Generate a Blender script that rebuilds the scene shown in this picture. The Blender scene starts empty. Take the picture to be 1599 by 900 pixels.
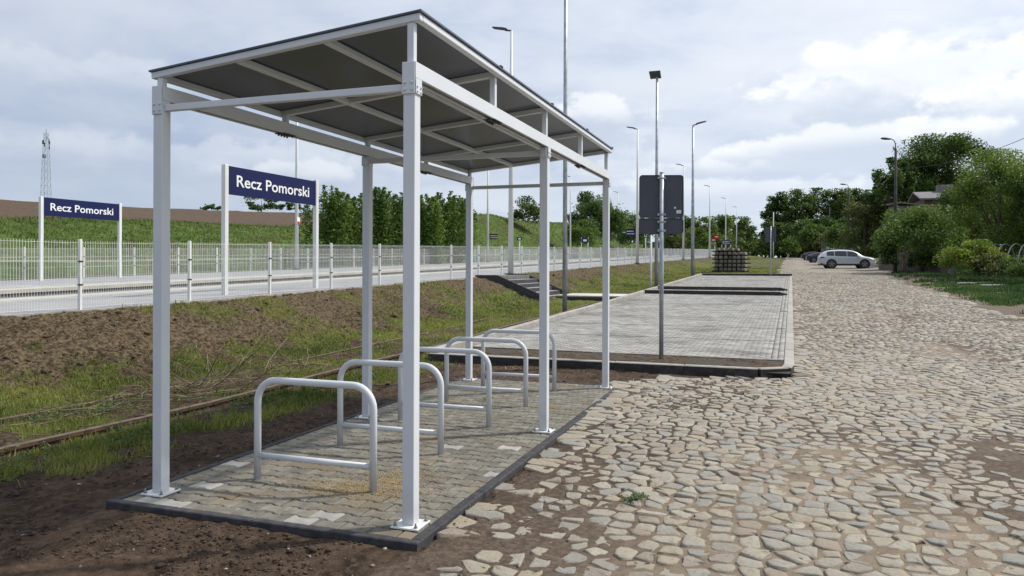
import bpy, bmesh, math, random
import numpy as np
from mathutils import Vector, Matrix

R = math.radians
rng = np.random.default_rng(7)
random.seed(7)
scene = bpy.context.scene
COL = scene.collection

# ------------------------------------------------------------------ camera
CAM = np.array([2.1242, -4.1772, 1.6])
YAW, PITCH, ROLL = 0.3377, -0.0008, 0.0032
FPX, CYPX = 1176.55, 416.97
cam_d = bpy.data.cameras.new('camera')
cam = bpy.data.objects.new('camera', cam_d)
COL.objects.link(cam)
fw = Vector((-math.sin(YAW) * math.cos(PITCH), math.cos(YAW) * math.cos(PITCH), math.sin(PITCH)))
rt = Vector((math.cos(YAW), math.sin(YAW), 0))
up = rt.cross(fw)
r2 = rt * math.cos(ROLL) + up * math.sin(ROLL)
u2 = -rt * math.sin(ROLL) + up * math.cos(ROLL)
cam.matrix_world = Matrix(((r2.x, u2.x, -fw.x, CAM[0]), (r2.y, u2.y, -fw.y, CAM[1]), (r2.z, u2.z, -fw.z, CAM[2]), (0, 0, 0, 1)))
cam_d.sensor_width = 36
cam_d.lens = FPX / 1599 * 36
cam_d.shift_y = -(450 - CYPX) / 1599
cam_d.clip_start = 0.1
cam_d.clip_end = 9000
scene.camera = cam

# ------------------------------------------------------------------ light
SUN_DIR = Vector((0.797, 0.598, 0)).normalized()
SUN_EL = R(50)
sun_d = bpy.data.lights.new('sun', 'SUN')
sun_d.energy = 3.6
sun_d.angle = R(2.5)
sun_d.color = (1.0, 0.95, 0.87)
sun = bpy.data.objects.new('sun', sun_d)
COL.objects.link(sun)
sv = Vector((SUN_DIR.x * math.cos(SUN_EL), SUN_DIR.y * math.cos(SUN_EL), math.sin(SUN_EL)))
sun.rotation_euler = sv.to_track_quat('Z', 'Y').to_euler()
sun.location = (0, 0, 30)

scene.view_settings.view_transform = 'Standard'
scene.view_settings.look = 'None'
scene.view_settings.exposure = 0.14
scene.view_settings.gamma = 1.0
scene.render.engine = 'CYCLES'
scene.cycles.use_denoising = True
scene.cycles.max_bounces = 6
scene.cycles.diffuse_bounces = 3
scene.cycles.glossy_bounces = 3
scene.cycles.transmission_bounces = 3
scene.cycles.transparent_max_bounces = 6
scene.cycles.sample_clamp_indirect = 6

# world: Nishita sky under a broken cloud sheet
world = bpy.data.worlds.new('World')
scene.world = world
world.use_nodes = True
wt = world.node_tree
for n in list(wt.nodes):
    wt.nodes.remove(n)


class NT:
    """small node-tree builder"""
    def __init__(self, tree):
        self.t = tree

    def new(self, kind, **kw):
        n = self.t.nodes.new(kind)
        for k, v in kw.items():
            setattr(n, k, v)
        return n

    def link(self, a, b):
        self.t.links.new(a, b)

    def put(self, sock, v):
        if hasattr(v, 'is_output'):
            self.t.links.new(v, sock)
        else:
            sock.default_value = v

    def math(self, op, a, b=0.0, c=0.0, clamp=False):
        n = self.new('ShaderNodeMath', operation=op)
        n.use_clamp = clamp
        self.put(n.inputs[0], a)
        self.put(n.inputs[1], b)
        if len(n.inputs) > 2:
            self.put(n.inputs[2], c)
        return n.outputs[0]

    def vmath(self, op, a, b=(0, 0, 0)):
        n = self.new('ShaderNodeVectorMath', operation=op)
        self.put(n.inputs[0], a)
        if op == 'SCALE':
            self.put(n.inputs['Scale'], b)
        else:
            self.put(n.inputs[1], b)
        return n.outputs['Value'] if op in ('DOT_PRODUCT', 'LENGTH') else n.outputs[0]

    def noise(self, vec, scale, detail=6, rough=0.55, dist=0.0):
        n = self.new('ShaderNodeTexNoise')
        if vec is not None:
            self.link(vec, n.inputs['Vector'])
        self.put(n.inputs['Scale'], scale)
        n.inputs['Detail'].default_value = detail
        n.inputs['Roughness'].default_value = rough
        n.inputs['Distortion'].default_value = dist
        return n.outputs['Fac']

    def ramp(self, fac, lo, hi, smooth=True, a=0.0, b=1.0):
        n = self.new('ShaderNodeMapRange')
        n.interpolation_type = 'SMOOTHSTEP' if smooth else 'LINEAR'
        self.put(n.inputs['Value'], fac)
        self.put(n.inputs['From Min'], lo)
        self.put(n.inputs['From Max'], hi)
        self.put(n.inputs['To Min'], a)
        self.put(n.inputs['To Max'], b)
        return n.outputs['Result']

    def mix(self, fac, a, b, blend='MIX'):
        n = self.new('ShaderNodeMix', data_type='RGBA', blend_type=blend)
        self.put(n.inputs[0], fac)
        for s, v in ((n.inputs[6], a), (n.inputs[7], b)):
            if hasattr(v, 'is_output'):
                self.link(v, s)
            else:
                s.default_value = (*v[:3], 1.0)
        return n.outputs[2]

    def attr(self, name):
        n = self.new('ShaderNodeAttribute', attribute_name=name)
        return n.outputs['Fac']


w = NT(wt)
out = w.new('ShaderNodeOutputWorld')
bg = w.new('ShaderNodeBackground')
w.link(bg.outputs[0], out.inputs[0])
SKY_STRENGTH = 0.1
bg.inputs['Strength'].default_value = SKY_STRENGTH
sky = w.new('ShaderNodeTexSky', sky_type='NISHITA')
sky.sun_disc = False
sky.sun_elevation = SUN_EL
sky.sun_rotation = math.atan2(SUN_DIR.x, SUN_DIR.y)
sky.air_density = 1.0
sky.dust_density = 1.6
sky.ozone_density = 1.5
tc = w.new('ShaderNodeTexCoord')
dirv = tc.outputs['Generated']
sep = w.new('ShaderNodeSeparateXYZ')
w.link(dirv, sep.inputs[0])
zc = w.math('MAXIMUM', sep.outputs[2], 0.0)
den = w.math('ADD', zc, 0.13)
comb = w.new('ShaderNodeCombineXYZ')
w.link(w.math('DIVIDE', sep.outputs[0], den), comb.inputs[0])
w.link(w.math('DIVIDE', sep.outputs[1], den), comb.inputs[1])
planar = comb.outputs[0]
# broad veil: nearly everywhere, thinner in places
n_big = w.noise(planar, 0.55, 3, 0.5, 0.3)
n_mid = w.noise(planar, 1.5, 8, 0.58, 0.5)
n_dir = w.noise(w.vmath('MULTIPLY', dirv, (1, 1, 2.6)), 7.0, 9, 0.6, 0.25)
n_puff = w.noise(w.vmath('MULTIPLY', dirv, (1, 1, 1.5)), 16.0, 8, 0.55, 0.0)
veil = w.ramp(w.math('ADD', w.math('MULTIPLY', n_big, 0.6), w.math('MULTIPLY', n_mid, 0.4)), 0.40, 0.62)
GREY = (4.95, 5.65, 6.95)
WHITE = (7.2, 7.55, 8.15)
veil_col = w.mix(veil, GREY, WHITE)
streak = w.ramp(n_dir, 0.38, 0.66)
veil_col = w.mix(w.math('MULTIPLY', streak, 0.45), veil_col, (7.5, 7.8, 8.3))
col = w.mix(0.9, sky.outputs[0], veil_col)
# cumulus heaps on the skyline: azimuth / elevation ellipses with ragged edges
az = w.math('ARCTAN2', sep.outputs[0], sep.outputs[1])
el = w.math('ARCSINE', sep.outputs[2])


def px_dir(px, py):
    """azimuth (clockwise from +Y) and elevation of a pixel of the photograph"""
    a = math.atan((px - 799.5) / FPX)
    return a - YAW, math.atan((CYPX - py) / FPX * math.cos(a))


def heap(px, py, wpx, hpx, strength, col):
    a0, e0 = px_dir(px, py)
    wa, he = wpx / FPX, hpx / FPX
    dx = w.math('DIVIDE', w.math('SUBTRACT', az, a0), wa)
    dy = w.math('DIVIDE', w.math('SUBTRACT', el, e0), he)
    # flat base: stretch the lower half
    below = w.math('MINIMUM', dy, 0.0)
    above = w.math('MAXIMUM', dy, 0.0)
    dy2 = w.math('ADD', above, w.math('MULTIPLY', below, 0.55))
    r = w.math('SQRT', w.math('ADD', w.math('MULTIPLY', dx, dx), w.math('MULTIPLY', dy2, dy2)))
    nn = w.math('ADD', w.math('MULTIPLY', w.math('SUBTRACT', n_puff, 0.5), 2.3), w.math('MULTIPLY', w.math('SUBTRACT', n_dir, 0.5), 1.1))
    d = w.math('ADD', w.math('SUBTRACT', 1.0, r), nn)
    m = w.ramp(d, -0.05, 0.32)
    m2 = w.math('MULTIPLY', m, w.ramp(r, 1.9, 1.1))
    # lit top, grey underside (thick cloud)
    lit = w.ramp(w.math('ADD', dy, w.math('MULTIPLY', nn, 0.7)), -0.55, 0.55)
    c = w.mix(lit, (5.3, 5.95, 7.0), (8.5, 8.65, 8.8))
    return w.mix(w.math('MULTIPLY', m2, strength), col, c)


for args in ((300, 255, 420, 38, 0.45), (470, 275, 90, 26, 0.75), (930, 190, 110, 42, 0.8), (1180, 262, 170, 26, 0.7), (1310, 232, 170, 22, 0.75),
             (1150, 300, 300, 24, 0.55), (1470, 132, 215, 66, 0.97), (1650, 150, 160, 64, 0.95), (1380, 215, 160, 26, .7), (1560, 60, 260, 30, .35), (60, 120, 300, 40, .35)):
    col = heap(*args, col)
# brighter, hazier towards the horizon
hz = w.ramp(sep.outputs[2], 0.16, 0.0)
col = w.mix(w.math('MULTIPLY', hz, 0.45), col, (6.6, 7.3, 8.1))
# thin cloud glows on the sun's side and is duller opposite to it
sd = w.vmath('DOT_PRODUCT', dirv, tuple(sv))
glow = w.ramp(sd, -1.0, .95, False, 0, 1)
col = w.mix(1.0, col, w.mix(glow, (.27, .37, .54), (1.34, 1.32, 1.28)), 'MULTIPLY')
w.link(col, bg.inputs['Color'])

# ------------------------------------------------------------------ layout frame: s runs along the road and platforms, t across it (to the right)
A1 = R(1.0)
C1, S1 = math.cos(A1), math.sin(A1)


def st(s, t):
    return (t * C1 + s * S1, s * C1 - t * S1)


def to_st(x, y):
    return (x * S1 + y * C1, x * C1 - y * S1)


def at(px, Z):
    """ground position (x, y) seen in column px of the photograph at depth Z"""
    X = (px - 799.5) / FPX * Z
    return (CAM[0] + X * rt.x + Z * fw.x, CAM[1] + X * rt.y + Z * fw.y)


def zat(py, Z):
    return CAM[2] + (CYPX - py) / FPX * Z


ROADROT = -A1

# ------------------------------------------------------------------ noise and terrain


def _hash(i, j, seed):
    h = (i.astype(np.int64) * 374761393 + j.astype(np.int64) * 668265263 + seed * 1442695041) & 0x7fffffff
    h = ((h ^ (h >> 13)) * 1274126177) & 0x7fffffff
    h = h ^ (h >> 16)
    return (h & 0xffff) / 65535.0


def vnoise(x, y, seed=0):
    xi, yi = np.floor(x), np.floor(y)
    fx, fy = x - xi, y - yi
    fx = fx * fx * (3 - 2 * fx)
    fy = fy * fy * (3 - 2 * fy)
    a, b = _hash(xi, yi, seed), _hash(xi + 1, yi, seed)
    c, d = _hash(xi, yi + 1, seed), _hash(xi + 1, yi + 1, seed)
    return (a * (1 - fx) + b * fx) * (1 - fy) + (c * (1 - fx) + d * fx) * fy


def fbm(x, y, f, oct=4, seed=0):
    v, a, tot = 0, 1, 0
    for k in range(oct):
        v = v + a * vnoise(x * f + 17.3 * k, y * f - 9.1 * k, seed + k)
        tot += a
        a *= .5
        f *= 2.03
    return v / tot


def sstep(x, a, b):
    t = np.clip((x - a) / (b - a), 0, 1)
    return t * t * (3 - 2 * t)


PLAT_NEAR, PLAT_EDGE, PLAT_FAR_EDGE, PLAT_BACK = -9.1, -13.8, -17.3, -24.7
CP_T0, CP_T1, CP_S0, CP_S1 = -3.55, 2.24, 7.3, 47.6   # car park outer rectangle
PAD = (-2.16, 0.18, -0.27, 5.86)                       # shelter pavement x0 x1 y0 y1
ROAD_RIGHT = 7.8


def zr(s):
    return np.interp(s, [-3000, -8, 3, 8, 14, 20, 68, 160, 400, 3000], [-.06, -.06, -.05, 0., .12, .25, 1.43, 3.55, 6.0, 9.0])


def zp(s):
    return np.interp(s, [-60, 5.38, 160, 400], [.62, .82, 4.07, 7])


def H0(s, t):
    """terrain without the small lumps (numpy arrays)"""
    s = np.asarray(s, float)
    t = np.asarray(t, float)
    z = zr(s)
    # verge and gardens on the right
    z = z + np.interp(t, [7.8, 9.5, 12, 30, 120], [0, .06, .12, .5, 2.0])
    # track bed on the left
    z = z + np.interp(t, [-6.2, -5.9, -4.2, -3.6, -2.4], [-.0, -.05, -.05, -.0, 0])
    # bank up to the platform
    k = sstep(t, -6.3, -9.15)
    z = z * (1 - k) + (zp(s) - .015) * k
    # between and behind the platforms
    k2 = sstep(t, -13.9, -14.3) * sstep(t, -17.2, -16.9)
    z = z - k2 * .75
    hb = np.interp(s, [0, 26, 52, 75, 99, 150, 200, 280], [3.9, 4.2, 5.0, 6.9, 9.1, 10.4, 8.5, 6.5])
    top = np.maximum(hb, zp(s) + .3)
    k3 = sstep(t, -26.5, -41)
    z = z * (1 - k3) + top * k3
    hf = np.interp(s, [0, 26, 50, 72, 92, 130, 260], [7.0, 7.7, 7.9, 8.6, 9.6, 10.6, 9])
    k4 = np.clip((-41 - t) / 29., 0, 1)
    z = z * (1 - k4) + np.maximum(hf, top) * k4
    return z


def lumps(s, t):
    """clods and ruts: strongest on the fresh soil, weak on the paving bed"""
    near = np.exp(-np.maximum(s, 0) / 30.)
    soil = sstep(t, .9, .1) * sstep(t, -26, -20)
    bank = sstep(t, -5.8, -6.6) * sstep(t, -9.2, -8.7)
    a = fbm(s, t, 1.1, 3, 3) - .5
    b = fbm(s, t, 5.5, 3, 11) - .5
    c = fbm(s, t, 14., 2, 23) - .5
    z = .03 * a + soil * (.06 * b + .042 * c) * (.35 + .65 * near) + bank * (.11 * b + .065 * c)
    far = sstep(t, 8.0, 9.0)
    z = z + far * (.10 * a + .07 * b)
    hill = sstep(t, -26, -30)
    z = z + hill * (.7 * (fbm(s, t, .12, 3, 31) - .5) + .25 * (fbm(s, t, .8, 3, 5) - .5))
    return z


def inside(v, a, b, m):
    return sstep(v, a - m, a + m) * sstep(-v, -b - m, -b + m)


def road_edge(s, t):
    """>0 on the cobbled road, <0 on the soil; ragged"""
    s = np.asarray(s, float)
    t = np.asarray(t, float)
    wob = (fbm(s, t, .9, 3, 41) - .5) * .9
    left = np.interp(s, [-6, -1.5, -.6, 0, 5.6, 6.1, 6.6, 7.2, 7.35, 48.2, 48.9, 60, 160], [-.15, -.05, .15, .25, .12, -.1, .5, 1.5, 2.24, 2.24, 1.6, 1.2, 1.0])
    lw = np.interp(s, [-6, -.6, 0, 5.5, 6.3, 7.2, 7.4, 48, 49, 60], [.5, .4, .12, .12, .6, .5, .02, .02, .8, 1.2])
    right = np.interp(s, [-6, 20, 40, 55, 62, 160], [8.4, 8.0, 7.7, 8.2, 9.8, 9.8])
    return np.minimum((t - left) + wob * lw, (right - t) + wob * 1.3)


def Hgrid(s, t):
    x, y = st(s, t)
    z = H0(s, t) + lumps(s, t)
    # press the ground down under paving and platforms
    pad = inside(x, PAD[0] + .05, PAD[1] - .05, .05) * inside(y, PAD[2] + .05, PAD[3] - .05, .05)
    z = z - pad * .22
    # soil is dressed up against the pavement edge
    near_pad = inside(x, PAD[0] - .25, PAD[1] + .25, .2) * inside(y, PAD[2] - .25, PAD[3] + .25, .2) * (1 - pad)
    z = z * (1 - near_pad) + near_pad * (zr(s) + .018 + .5 * lumps(s, t))
    cpk = inside(t, CP_T0 + .1, CP_T1 - .1, .06) * inside(s, CP_S0 + .1, CP_S1 - .1, .06)
    z = z - cpk * .3
    pl = inside(t, PLAT_EDGE, PLAT_NEAR, .08) + inside(t, PLAT_BACK, PLAT_FAR_EDGE, .08)
    z = z - np.clip(pl, 0, 1) * .45 * (s < 240)
    return z


def gz(x, y):
    """ground height at a world point (scalar)"""
    s, t = to_st(x, y)
    return float(H0(np.array([s]), np.array([t]))[0] + lumps(np.array([s]), np.array([t]))[0])


def grass_mask(s, t):
    n = fbm(s, t, 1.3, 3, 51)
    n2 = fbm(s, t, .35, 2, 61)
    n3 = fbm(s, t, 3.7, 2, 67)
    m = np.zeros_like(np.asarray(t, float) + 0 * s)
    def strip(a, b, soft, thr):
        return inside(t, a, b, soft) * sstep(n * .65 + n3 * .35, thr, thr + .14)
    m = np.maximum(m, strip(-4.15, -3.1, .22, .40) * (s < 10))
    m = np.maximum(m, strip(-5.5, -4.5, .3, .40) * sstep(s, 3.5, 1.5))
    m = np.maximum(m, strip(-5.6, -4.5, .3, .46))
    m = np.maximum(m, strip(-7.2, -5.75, .35, .33))
    wide = sstep(s, 9, 16)
    m = np.maximum(m, wide * inside(t, -7.8, -4.55, .4) * sstep(n, .26, .42))
    m = np.maximum(m, .9 * sstep(s, 48.5, 51) * inside(t, -8.4, 1.3, .5) * sstep(n, .3, .45))
    m = np.maximum(m, inside(t, -9.1, -7.2, .5) * sstep(n2 * .4 + n * .4 + n3 * .2, .49, .60) * .7)
    edge_r = np.interp(s, [-6, 20, 40, 55, 62, 160], [8.4, 8.0, 7.7, 8.2, 9.8, 9.8])
    m = np.maximum(m, sstep(t, edge_r + .1, edge_r + 1.0) * sstep(n2 * .6 + n * .4, .40, .50))
    m = m * (1 - inside(s, 33, 56, 3) * inside(t, 7, 10.2, .8) * sstep(n, .62, .5))
    m = np.maximum(m, sstep(t, edge_r + 3, edge_r + 5))
    m = np.maximum(m, sstep(t, -24.7, -25.4))
    m = np.where(s > 165, 1.0, m)
    return np.clip(m, 0, 1)


def field_mask(s, t):
    b = -41 + (fbm(s, t, .15, 2, 71) - .5) * 5
    return sstep(t, b + 1.5, b - 1.5) * sstep(s, 102, 86)


# ------------------------------------------------------------------ mesh helpers


def fast_mesh(name, verts, faces, smooth=False, attrs=None):
    """verts (n,3) array, faces (m,k) array of one size"""
    me = bpy.data.meshes.new(name)
    verts = np.ascontiguousarray(verts, dtype=np.float32)
    faces = np.ascontiguousarray(faces, dtype=np.int32)
    m, k = faces.shape
    me.vertices.add(len(verts))
    me.vertices.foreach_set('co', verts.ravel())
    me.loops.add(m * k)
    me.loops.foreach_set('vertex_index', faces.ravel())
    me.polygons.add(m)
    me.polygons.foreach_set('loop_start', np.arange(0, m * k, k, dtype=np.int32))
    if smooth:
        me.polygons.foreach_set('use_smooth', np.ones(m, dtype=bool))
    for an, av in (attrs or {}).items():
        a = me.attributes.new(an, 'FLOAT', 'POINT')
        a.data.foreach_set('value', np.ascontiguousarray(av, dtype=np.float32))
    me.update(calc_edges=True)
    me.validate()
    return me


def link(name, me, mat=None, parent=None, loc=None, rotz=None, **props):
    o = bpy.data.objects.new(name, me)
    COL.objects.link(o)
    if mat is not None and me is not None and not me.materials:
        me.materials.append(mat)
    if parent is not None:
        o.parent = parent
    if loc is not None:
        o.location = loc
    if rotz is not None:
        o.rotation_euler = (0, 0, rotz)
    for k, v in props.items():
        o[k] = v
    return o


def thing(name, label, cat, loc=(0, 0, 0), rotz=0.0, group=None):
    o = link(name, None, None, None, loc, rotz, label=label, category=cat)
    if group:
        o['group'] = group
    return o


def dup(root, loc=None, rotz=None, label=None, scale=None):
    r = root.copy()
    COL.objects.link(r)
    if loc is not None:
        r.location = loc
    if rotz is not None:
        r.rotation_euler = (0, 0, rotz)
    if scale is not None:
        r.scale = scale
    if label:
        r['label'] = label
    for ch in root.children:
        c = ch.copy()
        COL.objects.link(c)
        c.parent = r
        for g in ch.children:
            d = g.copy()
            COL.objects.link(d)
            d.parent = c
    return r


class MB:
    def __init__(self):
        self.v, self.f, self.s = [], [], []

    def add(self, vs, fs, smooth=False):
        o = len(self.v)
        self.v += [tuple(v) for v in vs]
        self.f += [tuple(i + o for i in f) for f in fs]
        self.s += [smooth] * len(fs)
        return self

    def box(self, x0, x1, y0, y1, z0, z1):
        vs = [(x, y, z) for z in (z0, z1) for y in (y0, y1) for x in (x0, x1)]
        return self.add(vs, [(0, 2, 3, 1), (4, 5, 7, 6), (0, 1, 5, 4), (2, 6, 7, 3), (0, 4, 6, 2), (1, 3, 7, 5)])

    def cbox(self, x0, x1, y0, y1, z0, z1, b=.004):
        """box with a chamfered top edge"""
        p = [(x0, y0), (x1, y0), (x1, y1), (x0, y1)]
        q = [(x0 + b, y0 + b), (x1 - b, y0 + b), (x1 - b, y1 - b), (x0 + b, y1 - b)]
        vs = [(*a, z0) for a in p] + [(*a, z1 - b) for a in p] + [(*a, z1) for a in q]
        fs = [(3, 2, 1, 0)]
        for k in (0, 4):
            fs += [(k + i, k + (i + 1) % 4, k + 4 + (i + 1) % 4, k + 4 + i) for i in range(4)]
        fs.append((8, 9, 10, 11))
        return self.add(vs, fs)

    def bar(self, p0, p1, w_, h_, upv=(0, 0, 1)):
        """rectangular bar between two points; h_ along upv"""
        p0, p1 = Vector(p0), Vector(p1)
        d = (p1 - p0).normalized()
        u = Vector(upv)
        sx = d.cross(u).normalized()
        u = sx.cross(d)
        vs = []
        for p in (p0, p1):
            for a, b in ((-1, -1), (1, -1), (1, 1), (-1, 1)):
                vs.append(p + sx * a * w_ / 2 + u * b * h_ / 2)
        return self.add(vs, [(3, 2, 1, 0), (4, 5, 6, 7), (0, 1, 5, 4), (1, 2, 6, 5), (2, 3, 7, 6), (3, 0, 4, 7)])

    def tube(self, pts, rad, n=10, caps=True, smooth=True):
        pts = [Vector(p) for p in pts]
        rad = rad if isinstance(rad, (list, tuple)) else [rad] * len(pts)
        rings = []
        prev = None
        for i, p in enumerate(pts):
            d = (pts[min(i + 1, len(pts) - 1)] - pts[max(i - 1, 0)]).normalized()
            if prev is None:
                a = Vector((1, 0, 0)) if abs(d.x) < .8 else Vector((0, 1, 0))
                u = d.cross(a).normalized()
            else:
                u = (prev - d * prev.dot(d)).normalized()
            prev = u
            v = d.cross(u)
            rings.append([p + (u * math.cos(2 * math.pi * k / n) + v * math.sin(2 * math.pi * k / n)) * rad[i] for k in range(n)])
        o = len(self.v)
        for r_ in rings:
            self.v += [tuple(x) for x in r_]
        for i in range(len(rings) - 1):
            for k in range(n):
                a, b = o + i * n + k, o + i * n + (k + 1) % n
                self.f.append((a, b, b + n, a + n))
                self.s.append(smooth)
        if caps:
            self.f.append(tuple(o + k for k in range(n))[::-1])
            self.f.append(tuple(o + (len(rings) - 1) * n + k for k in range(n)))
            self.s += [False, False]
        return self

    def prism(self, poly, z0, z1, bevel=0.0):
        """polygon (ccw) extruded from z0 to z1, with an optional top chamfer"""
        n = len(poly)
        vs = [(*p, z0) for p in poly] + [(*p, z1 - bevel) for p in poly]
        fs = [(i, (i + 1) % n, n + (i + 1) % n, n + i) for i in range(n)]
        if bevel:
            ins = inset(poly, bevel)
            vs += [(*p, z1) for p in ins]
            fs += [(n + i, n + (i + 1) % n, 2 * n + (i + 1) % n, 2 * n + i) for i in range(n)]
            fs.append(tuple(range(2 * n, 3 * n)))
        else:
            fs.append(tuple(range(n, 2 * n)))
        return self.add(vs, fs)

    def mesh(self, name):
        me = bpy.data.meshes.new(name)
        me.from_pydata(self.v, [], self.f)
        me.polygons.foreach_set('use_smooth', self.s)
        me.update()
        return me

    def build(self, name, mat, parent=None, bevel=0, **kw):
        o = link(name, self.mesh(name), mat, parent, **kw)
        if bevel:
            m = o.modifiers.new('edge', 'BEVEL')
            m.width = bevel
            m.segments = 2
            m.limit_method = 'ANGLE'
        return o


def inset(poly, d):
    n = len(poly)
    out_ = []
    for i in range(n):
        a, b, c = Vector(poly[i - 1]), Vector(poly[i]), Vector(poly[(i + 1) % n])
        e1, e2 = (b - a).normalized(), (c - b).normalized()
        n1, n2 = Vector((-e1.y, e1.x)), Vector((-e2.y, e2.x))
        m = (n1 + n2)
        k = d / max(.35, m.length / 2 * m.length / 2 * 2) if m.length > 1e-6 else d
        m = m.normalized() * d / max(.5, m.normalized().dot(n1)) if m.length > 1e-6 else n1 * d
        out_.append((b.x + m.x, b.y + m.y))
    return out_


def clip_poly(poly, a, b, c):
    """keep the part of the polygon with a*x+b*y<=c"""
    res = []
    n = len(poly)
    for i in range(n):
        p, q = poly[i], poly[(i + 1) % n]
        dp, dq = a * p[0] + b * p[1] - c, a * q[0] + b * q[1] - c
        if dp <= 0:
            res.append(p)
        if (dp < 0 < dq) or (dq < 0 < dp):
            k = dp / (dp - dq)
            res.append((p[0] + (q[0] - p[0]) * k, p[1] + (q[1] - p[1]) * k))
    return res


# ------------------------------------------------------------------ materials


def mat(name, c1, c2=None, scale=4.0, rough=.6, metal=0.0, bump=0.0, bscale=60.0, rand=0.0, detail=5, spec=.4, lo=.35, hi=.65, c3=None, s3=1.0, coords='obj', dirt=None):
    m = bpy.data.materials.new(name)
    m.use_nodes = True
    t = NT(m.node_tree)
    b = m.node_tree.nodes['Principled BSDF']
    b.inputs['Roughness'].default_value = rough
    b.inputs['Metallic'].default_value = metal
    b.inputs['Specular IOR Level'].default_value = spec
    if coords == 'obj':
        vec = t.new('ShaderNodeTexCoord').outputs['Object']
    else:
        vec = t.new('ShaderNodeNewGeometry').outputs['Position']
    c = c1
    if c2 is not None:
        c = t.mix(t.ramp(t.noise(vec, scale, detail), lo, hi), c1, c2)
    if c3 is not None:
        c = t.mix(t.ramp(t.noise(vec, s3, 4), .5, .68), c, c3)
    if rand:
        oi = t.new('ShaderNodeObjectInfo').outputs['Random']
        rv = t.math('FRACT', t.math('ADD', oi, t.attr('tint')))
        k = t.ramp(rv, 0, 1, False, 1 - rand, 1 + rand)
        cc = t.new('ShaderNodeCombineXYZ')
        for i in range(3):
            t.link(k, cc.inputs[i])
        c = t.mix(1.0, c, cc.outputs[0], 'MULTIPLY')
    if hasattr(c, 'is_output'):
        t.link(c, b.inputs['Base Color'])
    else:
        b.inputs['Base Color'].default_value = (*c, 1)
    if bump:
        bn = t.new('ShaderNodeBump')
        bn.inputs['Strength'].default_value = bump
        bn.inputs['Distance'].default_value = .01
        t.link(t.noise(vec, bscale, 4), bn.inputs['Height'])
        t.link(bn.outputs[0], b.inputs['Normal'])
    return m


M = {}
M['paint'] = mat('white_grey_paint', (.64, .67, .71), (.67, .695, .73), 3, rough=.36, bump=.03, bscale=300)
# road dust on the lower half metre of the steelwork, and faint mottling
_m = M['paint']
_t = NT(_m.node_tree)
_b = _m.node_tree.nodes['Principled BSDF']
_pos = _t.new('ShaderNodeNewGeometry').outputs['Position']
_sp = _t.new('ShaderNodeSeparateXYZ')
_t.link(_pos, _sp.inputs[0])
_old = _b.inputs['Base Color'].links[0].from_socket
_nz = _t.noise(_pos, 14, 6, .65)
_k = _t.math('MULTIPLY', _t.ramp(_t.math('ADD', _sp.outputs[2], _t.math('MULTIPLY', _t.math('SUBTRACT', _nz, .5), .5)), .30, .0), .24)
_c = _t.mix(_k, _old, (.27, .225, .175))
_c = _t.mix(_t.math('MULTIPLY', _t.ramp(_t.noise(_pos, 5, 6, .7), .55, .75), .12), _c, (.48, .48, .48))
_t.link(_c, _b.inputs['Base Color'])
_t.link(_t.ramp(_t.noise(_pos, 9, 5, .6), .3, .7, False, .28, .5), _b.inputs['Roughness'])
M['plate'] = mat('galvanised_plate', (.62, .63, .63), (.74, .74, .73), 8, rough=.45)
M['bolt'] = mat('bolt_steel', (.30, .31, .32), None, rough=.4, metal=.7)
M['sheet'] = mat('anthracite_sheet', (.078, .09, .122), (.09, .103, .136), 2, rough=.3)
M['black'] = mat('black_plastic', (.02, .02, .022), None, rough=.5)
M['galv'] = mat('galvanised_steel', (.34, .37, .40), (.46, .49, .52), 6, rough=.42, metal=.35, lo=.4, hi=.6)
M['whitepole'] = mat('white_painted_steel', (.66, .67, .66), (.72, .72, .70), 3, rough=.4)
M['fence'] = mat('white_fence_coating', (.70, .71, .69), (.76, .76, .74), 3, rough=.45)
M['paver'] = mat('shelter_paver_concrete', (.14, .130, .106), (.215, .203, .168), 9, rough=.9, bump=.55, bscale=170, rand=.17, coords='pos', c3=(.19, .155, .105), s3=1.7)
M['paver_pale'] = mat('pale_paver_concrete', (.30, .295, .265), (.38, .37, .34), 9, rough=.9, bump=.5, bscale=170, rand=.1, coords='pos')
M['edging'] = mat('graphite_edging_concrete', (.030, .030, .036), (.058, .056, .060), 12, rough=.8, bump=.5, bscale=120, rand=.15)
M['bed'] = mat('jointing_sand', (.04, .034, .026), (.07, .058, .044), 20, rough=1, bump=.4, bscale=200)
M['kerb_shade'] = mat('shaded_kerb_face', (.030, .028, .028), (.062, .058, .055), 8, rough=.85, bump=.4, bscale=120, rand=.15)  # kerb concrete with the shade of its upright faces put into the colour
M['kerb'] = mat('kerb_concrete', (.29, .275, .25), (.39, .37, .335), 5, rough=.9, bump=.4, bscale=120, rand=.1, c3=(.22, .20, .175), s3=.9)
M['cp_paver'] = mat('car_park_paver_concrete', (.265, .258, .24), (.35, .34, .315), 3, rough=.9, bump=.4, bscale=120, rand=.2, coords='pos', c3=(.20, .19, .17), s3=.6)
M['cp_dark'] = mat('dark_car_park_paver_concrete', (.10, .10, .10), (.15, .15, .145), 5, rough=.9, bump=.4, bscale=120, rand=.15, coords='pos')
M['platform'] = mat('platform_paving_concrete', (.25, .255, .26), (.32, .32, .32), .8, rough=.85, bump=.2, bscale=90, coords='pos')
M['platform_strip'] = mat('pale_platform_strip', (.42, .405, .345), (.50, .485, .42), 2, rough=.85, coords='pos')
M['block'] = mat('platform_wall_concrete', (.27, .275, .28), (.36, .36, .36), 1.5, rough=.9, rand=.1, coords='pos')
M['step'] = mat('step_top_concrete', (.30, .30, .30), (.38, .375, .36), 4, rough=.9, rand=.08)
M['blue'] = mat('navy_sign_enamel', (.006, .011, .070), None, rough=.5, spec=.25)
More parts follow.
